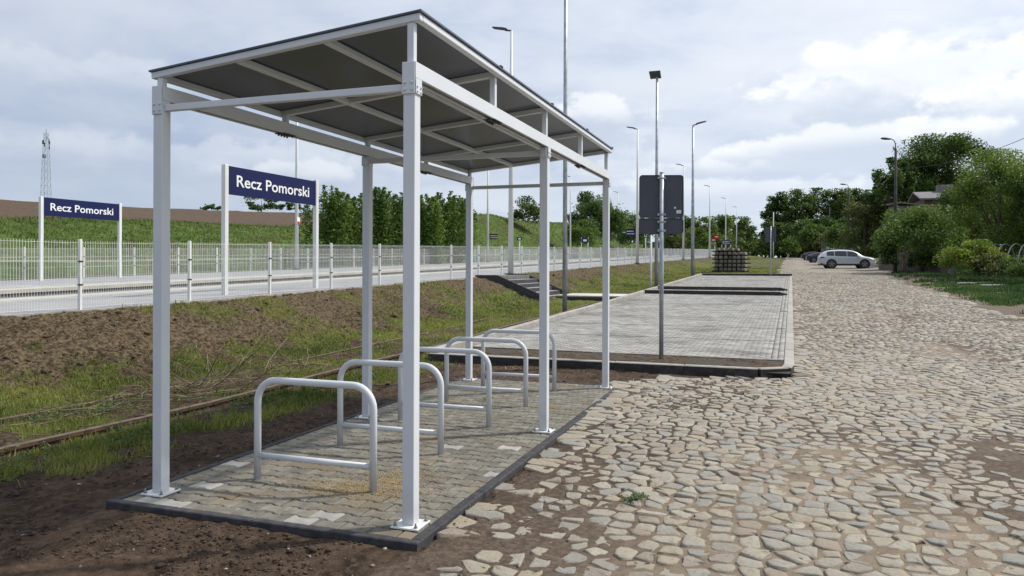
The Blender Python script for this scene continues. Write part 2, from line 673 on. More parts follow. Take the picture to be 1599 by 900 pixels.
M['letter'] = mat('white_lettering', (.82, .83, .83), None, rough=.5)
M['signback'] = mat('grey_sign_back', (.055, .062, .085), (.065, .07, .09), 3, rough=.5)
M['sticker'] = mat('pale_sticker', (.6, .62, .62), None, rough=.6)
M['rust'] = mat('rusty_rail_steel', (.050, .030, .021), (.11, .065, .042), 9, rough=.8, bump=.4, bscale=60, metal=.2)
M['railhead'] = mat('worn_rail_head', (.105, .075, .056), (.17, .12, .088), 7, rough=.6, metal=.3)
M['twig'] = mat('dry_twig', (.10, .077, .052), (.22, .175, .12), 3, rough=.9, rand=.3)
M['old_wood'] = mat('weathered_board', (.10, .085, .07), (.19, .165, .135), 6, rough=.95, rand=.35)
M['sleeper'] = mat('sleeper_concrete', (.15, .13, .112), (.26, .23, .195), 4, rough=.95, rand=.22, c3=(.11, .09, .075), s3=2.0)
M['batten'] = mat('tarred_batten', (.03, .024, .02), (.06, .048, .038), 6, rough=.95)
M['post_concrete'] = mat('pale_old_concrete', (.16, .155, .145), (.24, .23, .21), 2, rough=.95)
M['old_concrete'] = mat('old_pole_concrete', (.050, .050, .049), (.085, .083, .08), 2, rough=.95)
M['dark_metal'] = mat('dark_lamp_metal', (.06, .065, .07), None, rough=.5)
M['lampglass'] = mat('lamp_glass', (.35, .37, .38), None, rough=.2)
M['bark'] = mat('bark', (.055, .045, .035), (.10, .085, .065), 8, rough=.95, bump=.6, bscale=30)
M['red'] = mat('red_signal_disc', (.45, .02, .02), None, rough=.5)
M['green'] = mat('green_plate', (.05, .30, .16), None, rough=.5)
M['slab'] = mat('pale_path_slab', (.46, .44, .40), (.55, .53, .48), 3, rough=.9, rand=.06)
M['house_wall'] = mat('brown_house_wall', (.13, .075, .052), (.17, .10, .07), 3, rough=.9)
M['roof_sheet'] = mat('grey_roof_sheet', (.13, .13, .135), (.19, .185, .185), 2, rough=.8)
M['hoop'] = mat('pale_plastic_hoop', (.28, .29, .28), None, rough=.5)
M['cable'] = mat('black_cable', (.03, .03, .03), None, rough=.6)
M['pebble'] = mat('pale_pebble', (.20, .17, .14), (.36, .33, .28), 30, rough=.9, rand=.35)
M['bank_clod'] = mat('bank_clod', (.05, .033, .022), (.12, .082, .052), 30, rough=1, rand=.3, bump=.5, bscale=150)
M['clod'] = mat('soil_clod', (.040, .026, .018), (.085, .058, .040), 30, rough=1, rand=.35, bump=.5, bscale=150)


def leaf_mat(name, c1, c2, trans=.36):
    m = bpy.data.materials.new(name)
    m.use_nodes = True
    t = NT(m.node_tree)
    nt = m.node_tree
    b = nt.nodes['Principled BSDF']
    b.inputs['Roughness'].default_value = .55
    b.inputs['Specular IOR Level'].default_value = .25
    c = t.mix(t.attr('tint'), c1, c2)
    oi = t.new('ShaderNodeObjectInfo').outputs['Random']
    k = t.ramp(oi, 0, 1, False, .85, 1.15)
    cc = t.new('ShaderNodeCombineXYZ')
    for i in range(3):
        t.link(k, cc.inputs[i])
    c = t.mix(1.0, c, cc.outputs[0], 'MULTIPLY')
    t.link(c, b.inputs['Base Color'])
    tr = t.new('ShaderNodeBsdfTranslucent')
    t.link(t.mix(1.0, c, (1.3, 1.35, .7), 'MULTIPLY'), tr.inputs[0])
    mx = t.new('ShaderNodeMixShader')
    mx.inputs[0].default_value = trans
    t.link(b.outputs[0], mx.inputs[1])
    t.link(tr.outputs[0], mx.inputs[2])
    t.link(mx.outputs[0], nt.nodes['Material Output'].inputs[0])
    return m


M['leaf_dark'] = leaf_mat('dark_leaves', (.038, .076, .020), (.115, .175, .050))
M['leaf_mid'] = leaf_mat('mid_green_leaves', (.048, .088, .022), (.14, .205, .055))
M['leaf_fresh'] = leaf_mat('fresh_green_leaves', (.055, .10, .018), (.16, .225, .048))
M['leaf_olive'] = leaf_mat('olive_leaves', (.060, .075, .025), (.135, .15, .055))
M['grass'] = leaf_mat('grass_blades', (.055, .090, .020), (.27, .28, .092), .35)
M['weed'] = leaf_mat('weed_leaves', (.035, .075, .028), (.11, .17, .06), .25)
M['straw'] = leaf_mat('dry_straw', (.10, .068, .036), (.32, .24, .13), .1)
M['hill_grass'] = leaf_mat('hill_grass_blades', (.052, .092, .018), (.15, .20, .046), .35)


def ground_material():
    m = bpy.data.materials.new('ground_soil_and_turf')
    m.use_nodes = True
    t = NT(m.node_tree)
    b = m.node_tree.nodes['Principled BSDF']
    b.inputs['Roughness'].default_value = 1.0
    b.inputs['Specular IOR Level'].default_value = .15
    pos = t.new('ShaderNodeNewGeometry').outputs['Position']
    n1 = t.noise(pos, 1.6, 7, .62)
    n2 = t.noise(pos, 16, 6, .7)
    n3 = t.noise(pos, 90, 4, .7)
    soil = t.mix(t.ramp(n1, .36, .64), (.042, .028, .019), (.098, .066, .045))
    n5 = t.noise(pos, 4.5, 5, .65)
    soil = t.mix(t.math('MULTIPLY', t.ramp(n5, .50, .36), .75), soil, (.026, .017, .012))
    soil = t.mix(t.math('MULTIPLY', t.ramp(n2, .46, .70), .75), soil, (.135, .094, .066))
    soil = t.mix(t.math('MULTIPLY', t.ramp(n3, .56, .72), .55), soil, (.17, .13, .095))
    soil = t.mix(t.math('MULTIPLY', t.ramp(n2, .46, .33), .7), soil, (.026, .018, .014))
    turf = t.mix(t.ramp(n2, .35, .65), (.050, .068, .016), (.13, .145, .040))
    turf = t.mix(t.ramp(n1, .52, .70), turf, (.17, .145, .07))
    fur = t.new('ShaderNodeTexWave')
    fur.inputs['Scale'].default_value = .5
    fur.inputs['Distortion'].default_value = 3.0
    t.link(pos, fur.inputs['Vector'])
    fld = t.mix(t.ramp(n2, .38, .6), (.045, .031, .023), (.125, .088, .062))
    fld = t.mix(t.math('MULTIPLY', fur.outputs['Fac'], .35), fld, (.155, .115, .083))
    c = t.mix(t.attr('grass'), soil, turf)
    lush = t.mix(t.ramp(n1, .35, .65), (.044, .074, .015), (.09, .13, .032))
    lush = t.mix(t.math('MULTIPLY', t.ramp(t.noise(pos, .35, 5, .65), .48, .62), .7), lush, (.065, .060, .026))
    c = t.mix(t.attr('lush'), c, lush)
    c = t.mix(t.attr('bank'), c, t.mix(t.ramp(n2, .38, .62), (.040, .029, .019), (.15, .113, .068)))
    c = t.mix(t.attr('field'), c, fld)
    c = t.mix(t.attr('sand'), c, t.mix(t.ramp(n2, .35, .65), (.135, .108, .082), (.215, .175, .135)))
    t.link(c, b.inputs['Base Color'])
    bn = t.new('ShaderNodeBump')
    bn.inputs['Strength'].default_value = .9
    bn.inputs['Distance'].default_value = .03
    h = t.math('ADD', t.math('MULTIPLY', n2, 1.0), t.math('MULTIPLY', n3, .35))
    t.link(h, bn.inputs['Height'])
    t.link(bn.outputs[0], b.inputs['Normal'])
    return m


def road_material():
    m = bpy.data.materials.new('road_bed_sand')
    m.use_nodes = True
    t = NT(m.node_tree)
    b = m.node_tree.nodes['Principled BSDF']
    b.inputs['Roughness'].default_value = .95
    b.inputs['Specular IOR Level'].default_value = .2
    pos = t.new('ShaderNodeNewGeometry').outputs['Position']
    n0 = t.noise(pos, .45, 4, .6)
    n1 = t.noise(pos, 2.2, 6, .6)
    n2 = t.noise(pos, 22, 6, .7)
    n3 = t.noise(pos, 130, 3, .7)
    sand = t.mix(t.ramp(n1, .35, .65), (.15, .114, .080), (.235, .184, .132))
    sand = t.mix(t.ramp(n0, .48, .66), sand, (.265, .21, .158))
    sand = t.mix(t.math('MULTIPLY', t.ramp(n2, .5, .72), .6), sand, (.25, .21, .165))
    sand = t.mix(t.math('MULTIPLY', t.ramp(n3, .57, .7), .6), sand, (.30, .26, .215))
    sand = t.mix(t.math('MULTIPLY', t.ramp(n2, .44, .3), .7), sand, (.055, .043, .034))
    dark = t.mix(t.ramp(n2, .4, .65), (.055, .038, .028), (.125, .092, .068))
    c = t.mix(t.attr('soil'), sand, dark)
    # far off, where single stones are no longer built: their cells as fine relief
    vo = t.new('ShaderNodeTexVoronoi', feature='DISTANCE_TO_EDGE')
    vo.inputs['Scale'].default_value = 5.2
    t.link(pos, vo.inputs['Vector'])
    vc = t.new('ShaderNodeTexVoronoi', feature='F1')
    vc.inputs['Scale'].default_value = 5.2
    t.link(pos, vc.inputs['Vector'])
    stone = t.mix(vc.outputs['Color'], (.29, .265, .225), (.38, .35, .295))
    k = t.math('MULTIPLY', t.ramp(vo.outputs[0], .05, .12), t.attr('far'))
    c = t.mix(k, c, stone)
    t.link(c, b.inputs['Base Color'])
    bn = t.new('ShaderNodeBump')
    bn.inputs['Strength'].default_value = .8
    bn.inputs['Distance'].default_value = .012
    h = t.math('ADD', t.math('ADD', n2, t.math('MULTIPLY', n3, .5)), t.math('MULTIPLY', k, 1.5))
    t.link(h, bn.inputs['Height'])
    t.link(bn.outputs[0], b.inputs['Normal'])
    return m


def stone_material():
    m = bpy.data.materials.new('field_stone')
    m.use_nodes = True
    t = NT(m.node_tree)
    b = m.node_tree.nodes['Principled BSDF']
    b.inputs['Roughness'].default_value = .72
    b.inputs['Specular IOR Level'].default_value = .45
    pos = t.new('ShaderNodeNewGeometry').outputs['Position']
    rv = t.attr('tint')
    cr = t.new('ShaderNodeValToRGB')
    cr.color_ramp.interpolation = 'LINEAR'
    e = cr.color_ramp.elements
    e[0].position = 0
    e[0].color = (.26, .26, .248, 1)
    e[1].position = 1
    e[1].color = (.40, .37, .31, 1)
    for p, cc in ((.18, (.335, .315, .275)), (.36, (.345, .30, .235)), (.52, (.35, .325, .275)), (.66, (.29, .24, .195)), (.8, (.28, .28, .27)), (.9, (.375, .35, .305))):
        x = e.new(p)
        x.color = (*cc, 1)
    t.link(rv, cr.inputs[0])
    warm = t.mix(1.0, cr.outputs[0], (.97, .945, .875), 'MULTIPLY')
    n2 = t.noise(pos, 38, 6, .7)
    n3 = t.noise(pos, 170, 4, .7)
    c = t.mix(t.math('MULTIPLY', t.ramp(n2, .46, .7), .55), warm, (.19, .16, .128))
    c = t.mix(t.math('MULTIPLY', t.ramp(n3, .55, .72), .5), c, (.45, .43, .395))
    t.link(c, b.inputs['Base Color'])
    bn = t.new('ShaderNodeBump')
    bn.inputs['Strength'].default_value = 1.0
    bn.inputs['Distance'].default_value = .012
    t.link(t.math('ADD', n2, t.math('MULTIPLY', n3, .4)), bn.inputs['Height'])
    t.link(bn.outputs[0], b.inputs['Normal'])
    return m


M['ground'] = ground_material()
M['road'] = road_material()
M['stone'] = stone_material()

# ------------------------------------------------------------------ the ground sheet


def axis(spec, lo, hi):
    a = []
    for x0, x1, d in spec:
        a += list(np.arange(x0, x1 - 1e-6, d))
    a.append(spec[-1][1])
    d, x = spec[-1][2], spec[-1][1]
    while x < hi:
        d *= 1.22
        x += d
        a.append(min(x, hi))
    d, x = spec[0][2], spec[0][0]
    b = []
    while x > lo:
        d *= 1.22
        x -= d
        b.append(max(x, lo))
    return np.array(b[::-1] + a)


TA = axis([(-90, -42, 1.2), (-42, -26, .6), (-26, -10, .5), (-10, -6, .07), (-6, 4.5, .05), (4.5, 9.0, .08), (9.0, 16, .25), (16, 30, 1.)], -3200, 3200)
SA = axis([(-6, -2, .14), (-2, 5, .05), (5, 9, .08), (9, 20, .16), (20, 50, .5), (50, 110, 1.2), (110, 170, 3)], -3200, 3200)
SS, TT = np.meshgrid(SA, TA, indexing='ij')


def grid_faces(ns, nt):
    i = np.arange(ns * nt).reshape(ns, nt)
    return np.stack([i[:-1, :-1], i[:-1, 1:], i[1:, 1:], i[1:, :-1]], -1).reshape(-1, 4)


ZZ = Hgrid(SS, TT)
RE = road_edge(SS, TT)
far_s = (SS > -6.5) & (SS < 165)
ZG = ZZ - np.where(far_s, sstep(RE, .3, .8) * .12, 0)
XX, YY = st(SS, TT)
gm = grass_mask(SS, TT)
fm = field_mask(SS, TT)
bank = inside(TT, -9.2, -6.9, .4) * (1 - gm)
sandm = sstep(TT, 6.8, 8.2) * (1 - gm) * sstep(TT, 13, 11) * .85
far_side = (TT > 14) | (TT < -45)
gmesh = fast_mesh('ground', np.stack([XX, YY, ZG], -1).reshape(-1, 3), grid_faces(len(SA), len(TA)), True,
                  {'grass': (gm * (1 - fm)).ravel(), 'field': fm.ravel(), 'bank': bank.ravel(), 'sand': sandm.ravel(), 'lush': (sstep(TT, -24.5, -26) * (1 - fm) + sstep(TT, 9, 12) * .7 * gm).ravel()})
link('ground', gmesh, M['ground'], kind='structure')

# ------------------------------------------------------------------ cobbled road: bed sheet, then the stones
si = np.where((SA > -6.2) & (SA < 162))[0]
ti = np.where((TA > -1.5) & (TA < 10.2))[0]
rs, rt_ = np.meshgrid(SA[si], TA[ti], indexing='ij')
re_ = road_edge(rs, rt_)
rz = Hgrid(rs, rt_) + np.clip(re_ * .10, -.06, .012) + (.016 * (fbm(rs, rt_, 6, 2, 201) - .5) + .012 * (fbm(rs, rt_, 15, 2, 207) - .5)) * sstep(rs, 22, 12)
rx, ry = st(rs, rt_)
patch = sstep(fbm(rs * .5, rt_, .55, 4, 87), .55, .66) * .75
soilm = np.clip(patch + sstep(rt_ - np.interp(rs, [-6, 0, 7, 9, 160], [.9, 1.0, 1.0, 2.25, 2.25]), .9 + (fbm(rs, rt_, 1.2, 3, 81) - .5) * 2.2, -.5) * .9, 0, 1)
rmesh = fast_mesh('cobbled_road', np.stack([rx, ry, rz], -1).reshape(-1, 3), grid_faces(len(si), len(ti)), True,
                  {'soil': soilm.ravel(), 'far': sstep(rs, 46, 58).ravel()})
road = link('cobbled_road', rmesh, M['road'], kind='structure')


def stone_height(s, t):
    s, t = np.asarray(s, float), np.asarray(t, float)
    return Hgrid(s, t) + np.clip(road_edge(s, t) * .10, -.06, .012)


# stone centres: wavering rows across the road
cent = []
s_row = -5.2
row = 0
while s_row < 58:
    pitch = .160
    tt_ = -0.6 + random.random() * .2
    while tt_ < 9.6:
        stepw = random.uniform(.110, .195)
        tt_ += stepw
        cent.append((s_row + random.gauss(0, .030) + .06 * math.sin(tt_ * 1.3 + s_row * .7), tt_ + random.gauss(0, .016)))
    s_row += pitch
    row += 1
cent = np.array(cent)
ok = road_edge(cent[:, 0], cent[:, 1]) > .05
cent = cent[ok]
dens = fbm(cent[:, 0] * .45, cent[:, 1], .8, 3, 91) + .07 * np.exp(-((cent[:, 1] - 4.0 - .3 * np.sin(cent[:, 0] * .12)) / .35) ** 2) + .07 * np.exp(-((cent[:, 1] - 5.7 - .3 * np.sin(cent[:, 0] * .12)) / .35) ** 2)
soil_c = np.clip(1 - (cent[:, 1] - np.interp(cent[:, 0], [-6, 0, 7, 9, 160], [.3, .4, .6, 2.1, 2.1])) / 1.7, 0, 1)
# neighbours by cells
cell = {}
for i, (a, b) in enumerate(cent):
    cell.setdefault((int(a // .3), int(b // .3)), []).append(i)
stones = []          # (dist, index, polygon, height, tint)
near_cam_s, near_cam_t = to_st(CAM[0], CAM[1])
zs_c = stone_height(cent[:, 0], cent[:, 1])
for i, (a, b) in enumerate(cent):
    ds, dt_ = a - near_cam_s, b - near_cam_t
    # skip what the lens cannot reach even from a step aside
    if ds < -.5 or abs(dt_) > 1.3 * (ds + 2.5) + 3:
        continue
    d_ = dens[i]
    near_c = max(0, 1 - max(0, ds - 3) / 7)
    buried = (d_ - .52) * 5.5 + soil_c[i] * .38 + random.gauss(0, .27) - .50 + near_c * .16
    if buried > 1.15:
        continue
    poly = [(-.2, -.2), (.2, -.2), (.2, .2), (-.2, .2)]
    ci, cj = int(a // .3), int(b // .3)
    for u in (-1, 0, 1):
        for v in (-1, 0, 1):
            for j in cell.get((ci + u, cj + v), ()):
                if j == i:
                    continue
                nx, ny = cent[j, 0] - a, cent[j, 1] - b
                dd = nx * nx + ny * ny
                if dd < .17:
                    poly = clip_poly(poly, nx, ny, dd / 2)
                    if len(poly) < 3:
                        break
    if len(poly) < 3:
        continue
    p = np.array(poly)
    c0 = p.mean(0)
    gap = .009 + .005 * near_c + .016 * min(1, max(0, buried)) + random.random() * .007
    rad = np.linalg.norm(p - c0, axis=1, keepdims=True)
    p = c0 + (p - c0) * np.clip(1 - gap / np.maximum(rad, .02), .3, 1)
    # cut the corners once so that no stone is a clean polygon
    q = []
    n = len(p)
    for k in range(n):
        e0, e1 = p[k], p[(k + 1) % n]
        if np.linalg.norm(e1 - e0) < .025:
            q.append((e0 + e1) / 2)
        else:
            q.append(e0 * .87 + e1 * .13)
            q.append(e0 * .13 + e1 * .87)
    q = np.array(q)
    if len(q) > 5 and ds < 14:
        q = q + rng.normal(0, .0062, q.shape)
    hgt = .0075 - .0085 * max(-.3, min(1, buried)) + random.gauss(0, .003)
    if hgt < .003:
        hgt = .003
    stones.append((math.hypot(ds, dt_), i, q, hgt, random.random()))
stones.sort(key=lambda x: x[0])


def stone_geo(a, b, zc_, q, h, near=True):
    """rings of one stone, as vertices in world space; top rounded off"""
    n = len(q)
    c0 = q.mean(0)
    tilt = rng.normal(0, .06, 2)
    vs = []
    levels = ((1.04, -.05), (1.0, h * .5), (.90, h * .96), (.55, h * 1.06)) if near else ((1.03, -.03), (.95, h * .9))
    for sc, z in levels:
        for k in range(n):
            p = c0 + (q[k] - c0) * sc
            zz = zc_ + z + (p - c0) @ tilt * (1 if z > 0 else 0) + (rng.normal(0, .0019) if near else 0)
            vs.append((*st(a + p[0], b + p[1]), zz))
    vs.append((*st(a + c0[0], b + c0[1]), zc_ + h * (1.08 if near else 1.02)))
    fs = []
    L = len(levels)
    for l in range(L - 1):
        for k in range(n):
            # (s,t) is left-handed seen from above, hence the order
            fs.append((l * n + (k + 1) % n, l * n + k, (l + 1) * n + k, (l + 1) * n + (k + 1) % n))
    for k in range(n):
        fs.append(((L - 1) * n + (k + 1) % n, (L - 1) * n + k, L * n))
    return vs, fs


def visible_st(s, t):
    x, y = st(s, t)
    v = np.array([x, y, 0]) - CAM
    Z = v @ np.array(fw)
    X = v @ np.array(rt)
    if Z < 3.6:
        return False
    return abs(X / Z) < .70 and 1.6 / Z < .42


n_part = 0
rest_v, rest_f4, rest_f3, rest_t = [], [], [], []
off = 0
for dist, i, q, h, tint in stones:
    a, b = cent[i]
    near = dist < 15
    vs, fs = stone_geo(a, b, zs_c[i], q, h, near)
    if n_part < 300 and visible_st(a, b):
        o3 = np.array(vs[-1])
        me = bpy.data.meshes.new('cobble')
        me.from_pydata([tuple(np.array(v) - o3) for v in vs], [], fs)
        me.polygons.foreach_set('use_smooth', [True] * len(fs))
        at_ = me.attributes.new('tint', 'FLOAT', 'POINT')
        at_.data.foreach_set('value', [tint] * len(vs))
        me.update()
        link('cobble', me, M['stone'], road, tuple(o3))
        n_part += 1
    else:
        rest_v += vs
        rest_t += [tint] * len(vs)
        for f in fs:
            f = tuple(k + off for k in f)
            rest_f4.append(f if len(f) == 4 else (f[0], f[1], f[2], f[2]))
        off += len(vs)
me = bpy.data.meshes.new('cobbles')
tri = [f[:3] if f[2] == f[3] else f for f in rest_f4]
me.from_pydata(rest_v, [], tri)
me.polygons.foreach_set('use_smooth', [True] * len(tri))
at_ = me.attributes.new('tint', 'FLOAT', 'POINT')
at_.data.foreach_set('value', rest_t)
me.update()
link('cobbles', me, M['stone'], road, kind='stuff')
print('stones', len(stones), 'rest tris', len(tri))

# ------------------------------------------------------------------ shelter pavement
px0, px1, py0, py1 = PAD
pave = MB().box(px0 + .03, px1 - .03, py0 + .03, py1 - .03, -.2, -.022).build('shelter_pavement', M['bed'], kind='structure')
EW = .058
# edging boards, one metre each
def edging(x0, x1, y0, y1):
    MB().cbox(x0, x1, y0, y1, -.17, .003, .006).build('edging_stone', M['edging'], pave)
nx_ = 2
xs = np.linspace(px0, px1, 3)
for k in range(2):
    edging(xs[k] + .001, xs[k + 1] - .001, py0, py0 + EW)
    edging(xs[k] + .001, xs[k + 1] - .001, py1 - EW, py1)
ys = np.linspace(py0 + EW, py1 - EW, 7)
for k in range(6):
    edging(px0, px0 + EW, ys[k] + .002, ys[k + 1] - .002)
    edging(px1 - EW - .015, px1, ys[k] + .002, ys[k + 1] - .002)
prof = [(-.1, -.0815), (-.0675, -.0815), (-.0325, -.0585), (.0325, -.0585), (.0675, -.0815), (.1, -.0815),
        (.1, .0815), (.0675, .0815), (.0325, .0585), (-.0325, .0585), (-.0675, .0815), (-.1, .0815)]
bx0, bx1, by0, by1 = px0 + EW + .003, px1 - EW - .018, py0 + EW + .003, py1 - EW - .003
full = None
rows = int((by1 - by0) / .14) + 2
plist = []
for r_i in range(rows):
    yc = by0 + .0585 + r_i * .14
    xoff = bx0 + (.1 if r_i % 2 else 0.0)
    for k in range(-1, 13):
        xc = xoff + k * .2
        poly = [(xc + a, yc + b) for a, b in prof]
        whole = True
        for (a, b, c) in ((1, 0, bx1), (-1, 0, -bx0), (0, 1, by1), (0, -1, -by0)):
            if any(a * p[0] + b * p[1] > c + 1e-6 for p in poly):
                whole = False
                poly = clip_poly(poly, a, b, c)
                if len(poly) < 3:
                    break
        if len(poly) < 3:
            continue
        ar = abs(sum(poly[i][0] * poly[(i + 1) % len(poly)][1] - poly[(i + 1) % len(poly)][0] * poly[i][1] for i in range(len(poly)))) / 2
        if ar < .0025:
            continue
        plist.append((xc, yc, whole, poly))
plist.sort(key=lambda p: (p[0] - CAM[0]) ** 2 + (p[1] - CAM[1]) ** 2)


def paver_geo(poly):
    p = inset(poly, .0046)
    return MB().prism(p, -.035, 0, .006)


std = paver_geo(prof).mesh('paver')
std_pale = paver_geo(prof).mesh('paver')
std_pale.materials.append(M['paver_pale'])
std.materials.append(M['paver'])
rest = MB()
rest_tint = []
for k, (xc, yc, whole, poly) in enumerate(plist):
    pale = random.random() < .018 or (yc < by0 + .12 and (-1.9 < xc < -1.5 or -.72 < xc < -.55))
    dz = -.0015 + random.gauss(0, .0012)
    if k < 300:
        if whole:
            link('paver', std_pale if pale else std, None, pave, (xc, yc, dz), R(random.gauss(0, .25)))
        else:
            g = paver_geo([(a - xc, b - yc) for a, b in poly])
            g.build('paver', M['paver_pale'] if pale else M['paver'], pave, loc=(xc, yc, dz))
    else:
        n0 = len(rest.v)
        g = paver_geo(poly)
        rest.add([(v[0], v[1], v[2] + dz) for v in g.v], g.f)
        rest_tint += [random.random()] * (len(rest.v) - n0)
o = rest.build('pavers', M['paver'], pave, kind='stuff')
o.data.attributes.new('tint', 'FLOAT', 'POINT').data.foreach_set('value', rest_tint)

# ------------------------------------------------------------------ bicycle shelter
shelter = thing('bicycle_shelter', 'open pale grey steel bicycle shelter with dark flat roof on six square posts', 'shelter', (0, 0, 0))
WX, LY = -1.9504, (0.0, 2.8198, 5.6152)
PS = .08
ZRT, ZRB = 2.848, 2.752        # side rails
for ix, x in enumerate((0.0, WX)):
    for iy, y in enumerate(LY):
        post = MB().box(x - PS / 2, x + PS / 2, y - PS / 2, y + PS / 2, .0125, ZRB).build('post', M['paint'], shelter, bevel=.006)
        MB().box(x - .092, x + .092, y - .092, y + .092, .0015, .0135).build('base_plate', M['plate'], post, bevel=.003)
        for a, b in ((-1, -1), (1, -1), (1, 1), (-1, 1)):
            MB().tube([(x + a * .07, y + b * .07, .0136), (x + a * .07, y + b * .07, .0165)], .014, 10).tube(
                [(x + a * .07, y + b * .07, .0166), (x + a * .07, y + b * .07, .028)], .0095, 6).tube(
                [(x + a * .07, y + b * .07, .0281), (x + a * .07, y + b * .07, .043)], .005, 6).build('anchor_bolt', M['bolt'], post)
        sg = 1 if x == 0 else -1
        # head plates on the outer face and the ends, with round-head bolts
        hp = MB()
        xo = x + sg * (PS / 2 + .0035)
        hp.box(min(xo, xo + sg * .006), max(xo, xo + sg * .006), y - .041, y + .041, ZRB - .10, ZRB - .004)
        bl = MB()
        for a in (-.024, .024):
            for zz in (-.085, -.055):
                bl.tube([(xo + sg * .006, y + a, ZRB + zz), (xo + sg * .014, y + a, ZRB + zz)], [.0085, .006], 8)
        if iy != 1:
            e = -1 if iy == 0 else 1
            yo = y + e * (PS / 2 + .0035)
            hp.box(x - .043, x + .043, min(yo, yo + e * .006), max(yo, yo + e * .006), ZRB - .10, ZRT)
            for a in (-.024, .024):
                for zz in (-.072, -.030):
                    bl.tube([(x + a, yo + e * .006, ZRB + zz), (x + a, yo + e * .016, ZRB + zz)], [.010, .007], 8)
        else:
            for e in (-1, 1):
                yo = y + e * (PS / 2 + .0035)
                hp.box(x - .036, x + .036, min(yo, yo + e * .006), max(yo, yo + e * .006), ZRB - .10, ZRB - .006)
                for a in (-.02, .02):
                    for zz in (-.08, -.035):
                        bl.tube([(x + a, yo + e * .006, ZRB + zz), (x + a, yo + e * .014, ZRB + zz)], [.008, .006], 8)
        h_ = hp.build('head_plate', M['paint'], post, bevel=.0025)
        bl.build('bolt_heads', M['paint'], post, kind='stuff')
# side rails: deep channels with an open underside
for x, sg in ((0.0, 1), (WX, -1)):
    y0, y1 = -.0385, LY[2] + .0385
    r_ = MB()
    xo = x + sg * .046
    r_.box(min(xo, xo - sg * .006), max(xo, xo - sg * .006), y0, y1, ZRB, ZRT)          # outer web
    xi = x - sg * .040
    r_.box(min(xi, xi + sg * .006), max(xi, xi + sg * .006), y0, y1, ZRB, ZRT)          # inner web
    r_.box(min(xo - sg * .0065, xi + sg * .0065), max(xo - sg * .0065, xi + sg * .0065), y0, y1, ZRT - .006, ZRT - .0005)  # top
    r_.box(min(xo - sg * .0065, xo - sg * .024), max(xo - sg * .0065, xo - sg * .024), y0, y1, ZRB + .0005, ZRB + .006)    # lips
    r_.box(min(xi + sg * .0065, xi + sg * .024), max(xi + sg * .0065, xi + sg * .024), y0, y1, ZRB + .0005, ZRB + .006)
    rail = r_.build('side_rail', M['paint'], shelter)
    for yy in (1.41, 4.22):
        b_ = MB()
        b_.box(x - .05, x + .05, yy - .085, yy + .085, ZRB - .007, ZRB - .001)
        for k in (-.06, -.02, .02, .06):
            for e in (-.028, .028):
                b_.tube([(x + e, yy + k, ZRB - .007), (x + e, yy + k, ZRB - .022)], .008, 6)
        b_.build('splice_plate', M['dark_metal'], rail)
# cross bars between the posts
for y in LY:
    MB().box(WX + PS / 2 + .001, -PS / 2 - .001, y - .022, y + .022, 2.675, 2.721).build('cross_bar', M['paint'], shelter, bevel=.005)
# roof: falls towards the track
XR, XL, ZR_, ZL_ = .068, -2.02, 3.148, 2.952
YN, YF = -.030, 5.672


def zroof(x):
    return ZL_ + (ZR_ - ZL_) * (x - XL) / (XR - XL)


TB = .046
slope_up = Vector((-(ZR_ - ZL_), 0, XR - XL)).normalized()
stub_y = [LY[0], 1.41, LY[1], 4.22, LY[2]]
for x, sg in ((0.0, 1), (WX, -1)):
    for y in stub_y:
        MB().box(x - .0225, x + .0225, y - .0225, y + .0225, ZRT, zroof(x) - TB - .001).build('roof_strut', M['paint'], shelter, bevel=.004)
for i, y in enumerate(stub_y):
    yy = y if 0 < i < 4 else (YN + TB / 2 if i == 0 else YF - TB / 2)
    a, b = XL + .001, XR - .001
    if 0 < i < 4:
        a, b = XL + TB + .002, XR - TB - .002
    MB().bar((a, yy, zroof(a) - TB / 2), (b, yy, zroof(b) - TB / 2), TB, TB, slope_up).build('roof_cross_tube', M['paint'], shelter, bevel=.005)
for x in (XL + TB / 2, XL + .70, XL + 1.39, XR - TB / 2):
    dz = -.0 if x in (XL + TB / 2, XR - TB / 2) else -.003
    MB().bar((x, YN + TB + .002, zroof(x) - TB / 2 + dz), (x, YF - TB - .002, zroof(x) - TB / 2 + dz), TB, TB - .004, slope_up).build('roof_long_tube', M['paint'], shelter, bevel=.005)
ny = 4
yy = np.linspace(YN - .012, YF + .012, ny + 1)
for k in range(ny):
    MB().bar((XL - .012, (yy[k] + yy[k + 1]) / 2, zroof(XL - .012) + .008), (XR + .012, (yy[k] + yy[k + 1]) / 2, zroof(XR + .012) + .008),
             yy[k + 1] - yy[k] - .002, .012, slope_up).build('roof_sheet', M['sheet'], shelter)
for k in range(1, ny):
    MB().bar((XL, yy[k], zroof(XL) + .021), (XR + .015, yy[k], zroof(XR + .015) + .021), .05, .012, slope_up).build('roof_seam_strip', M['black'], shelter)
MB().bar((XL, YF - .03, zroof(XL) + .021), (XR + .015, YF - .03, zroof(XR + .015) + .021), .05, .012, slope_up).build('roof_seam_strip', M['black'], shelter)

# ------------------------------------------------------------------ bicycle stands


def arc(c, r_, a0, a1, n=8):
    return [(c[0] + r_ * math.cos(a0 + (a1 - a0) * i / n), 0, c[1] + r_ * math.sin(a0 + (a1 - a0) * i / n)) for i in range(n + 1)]


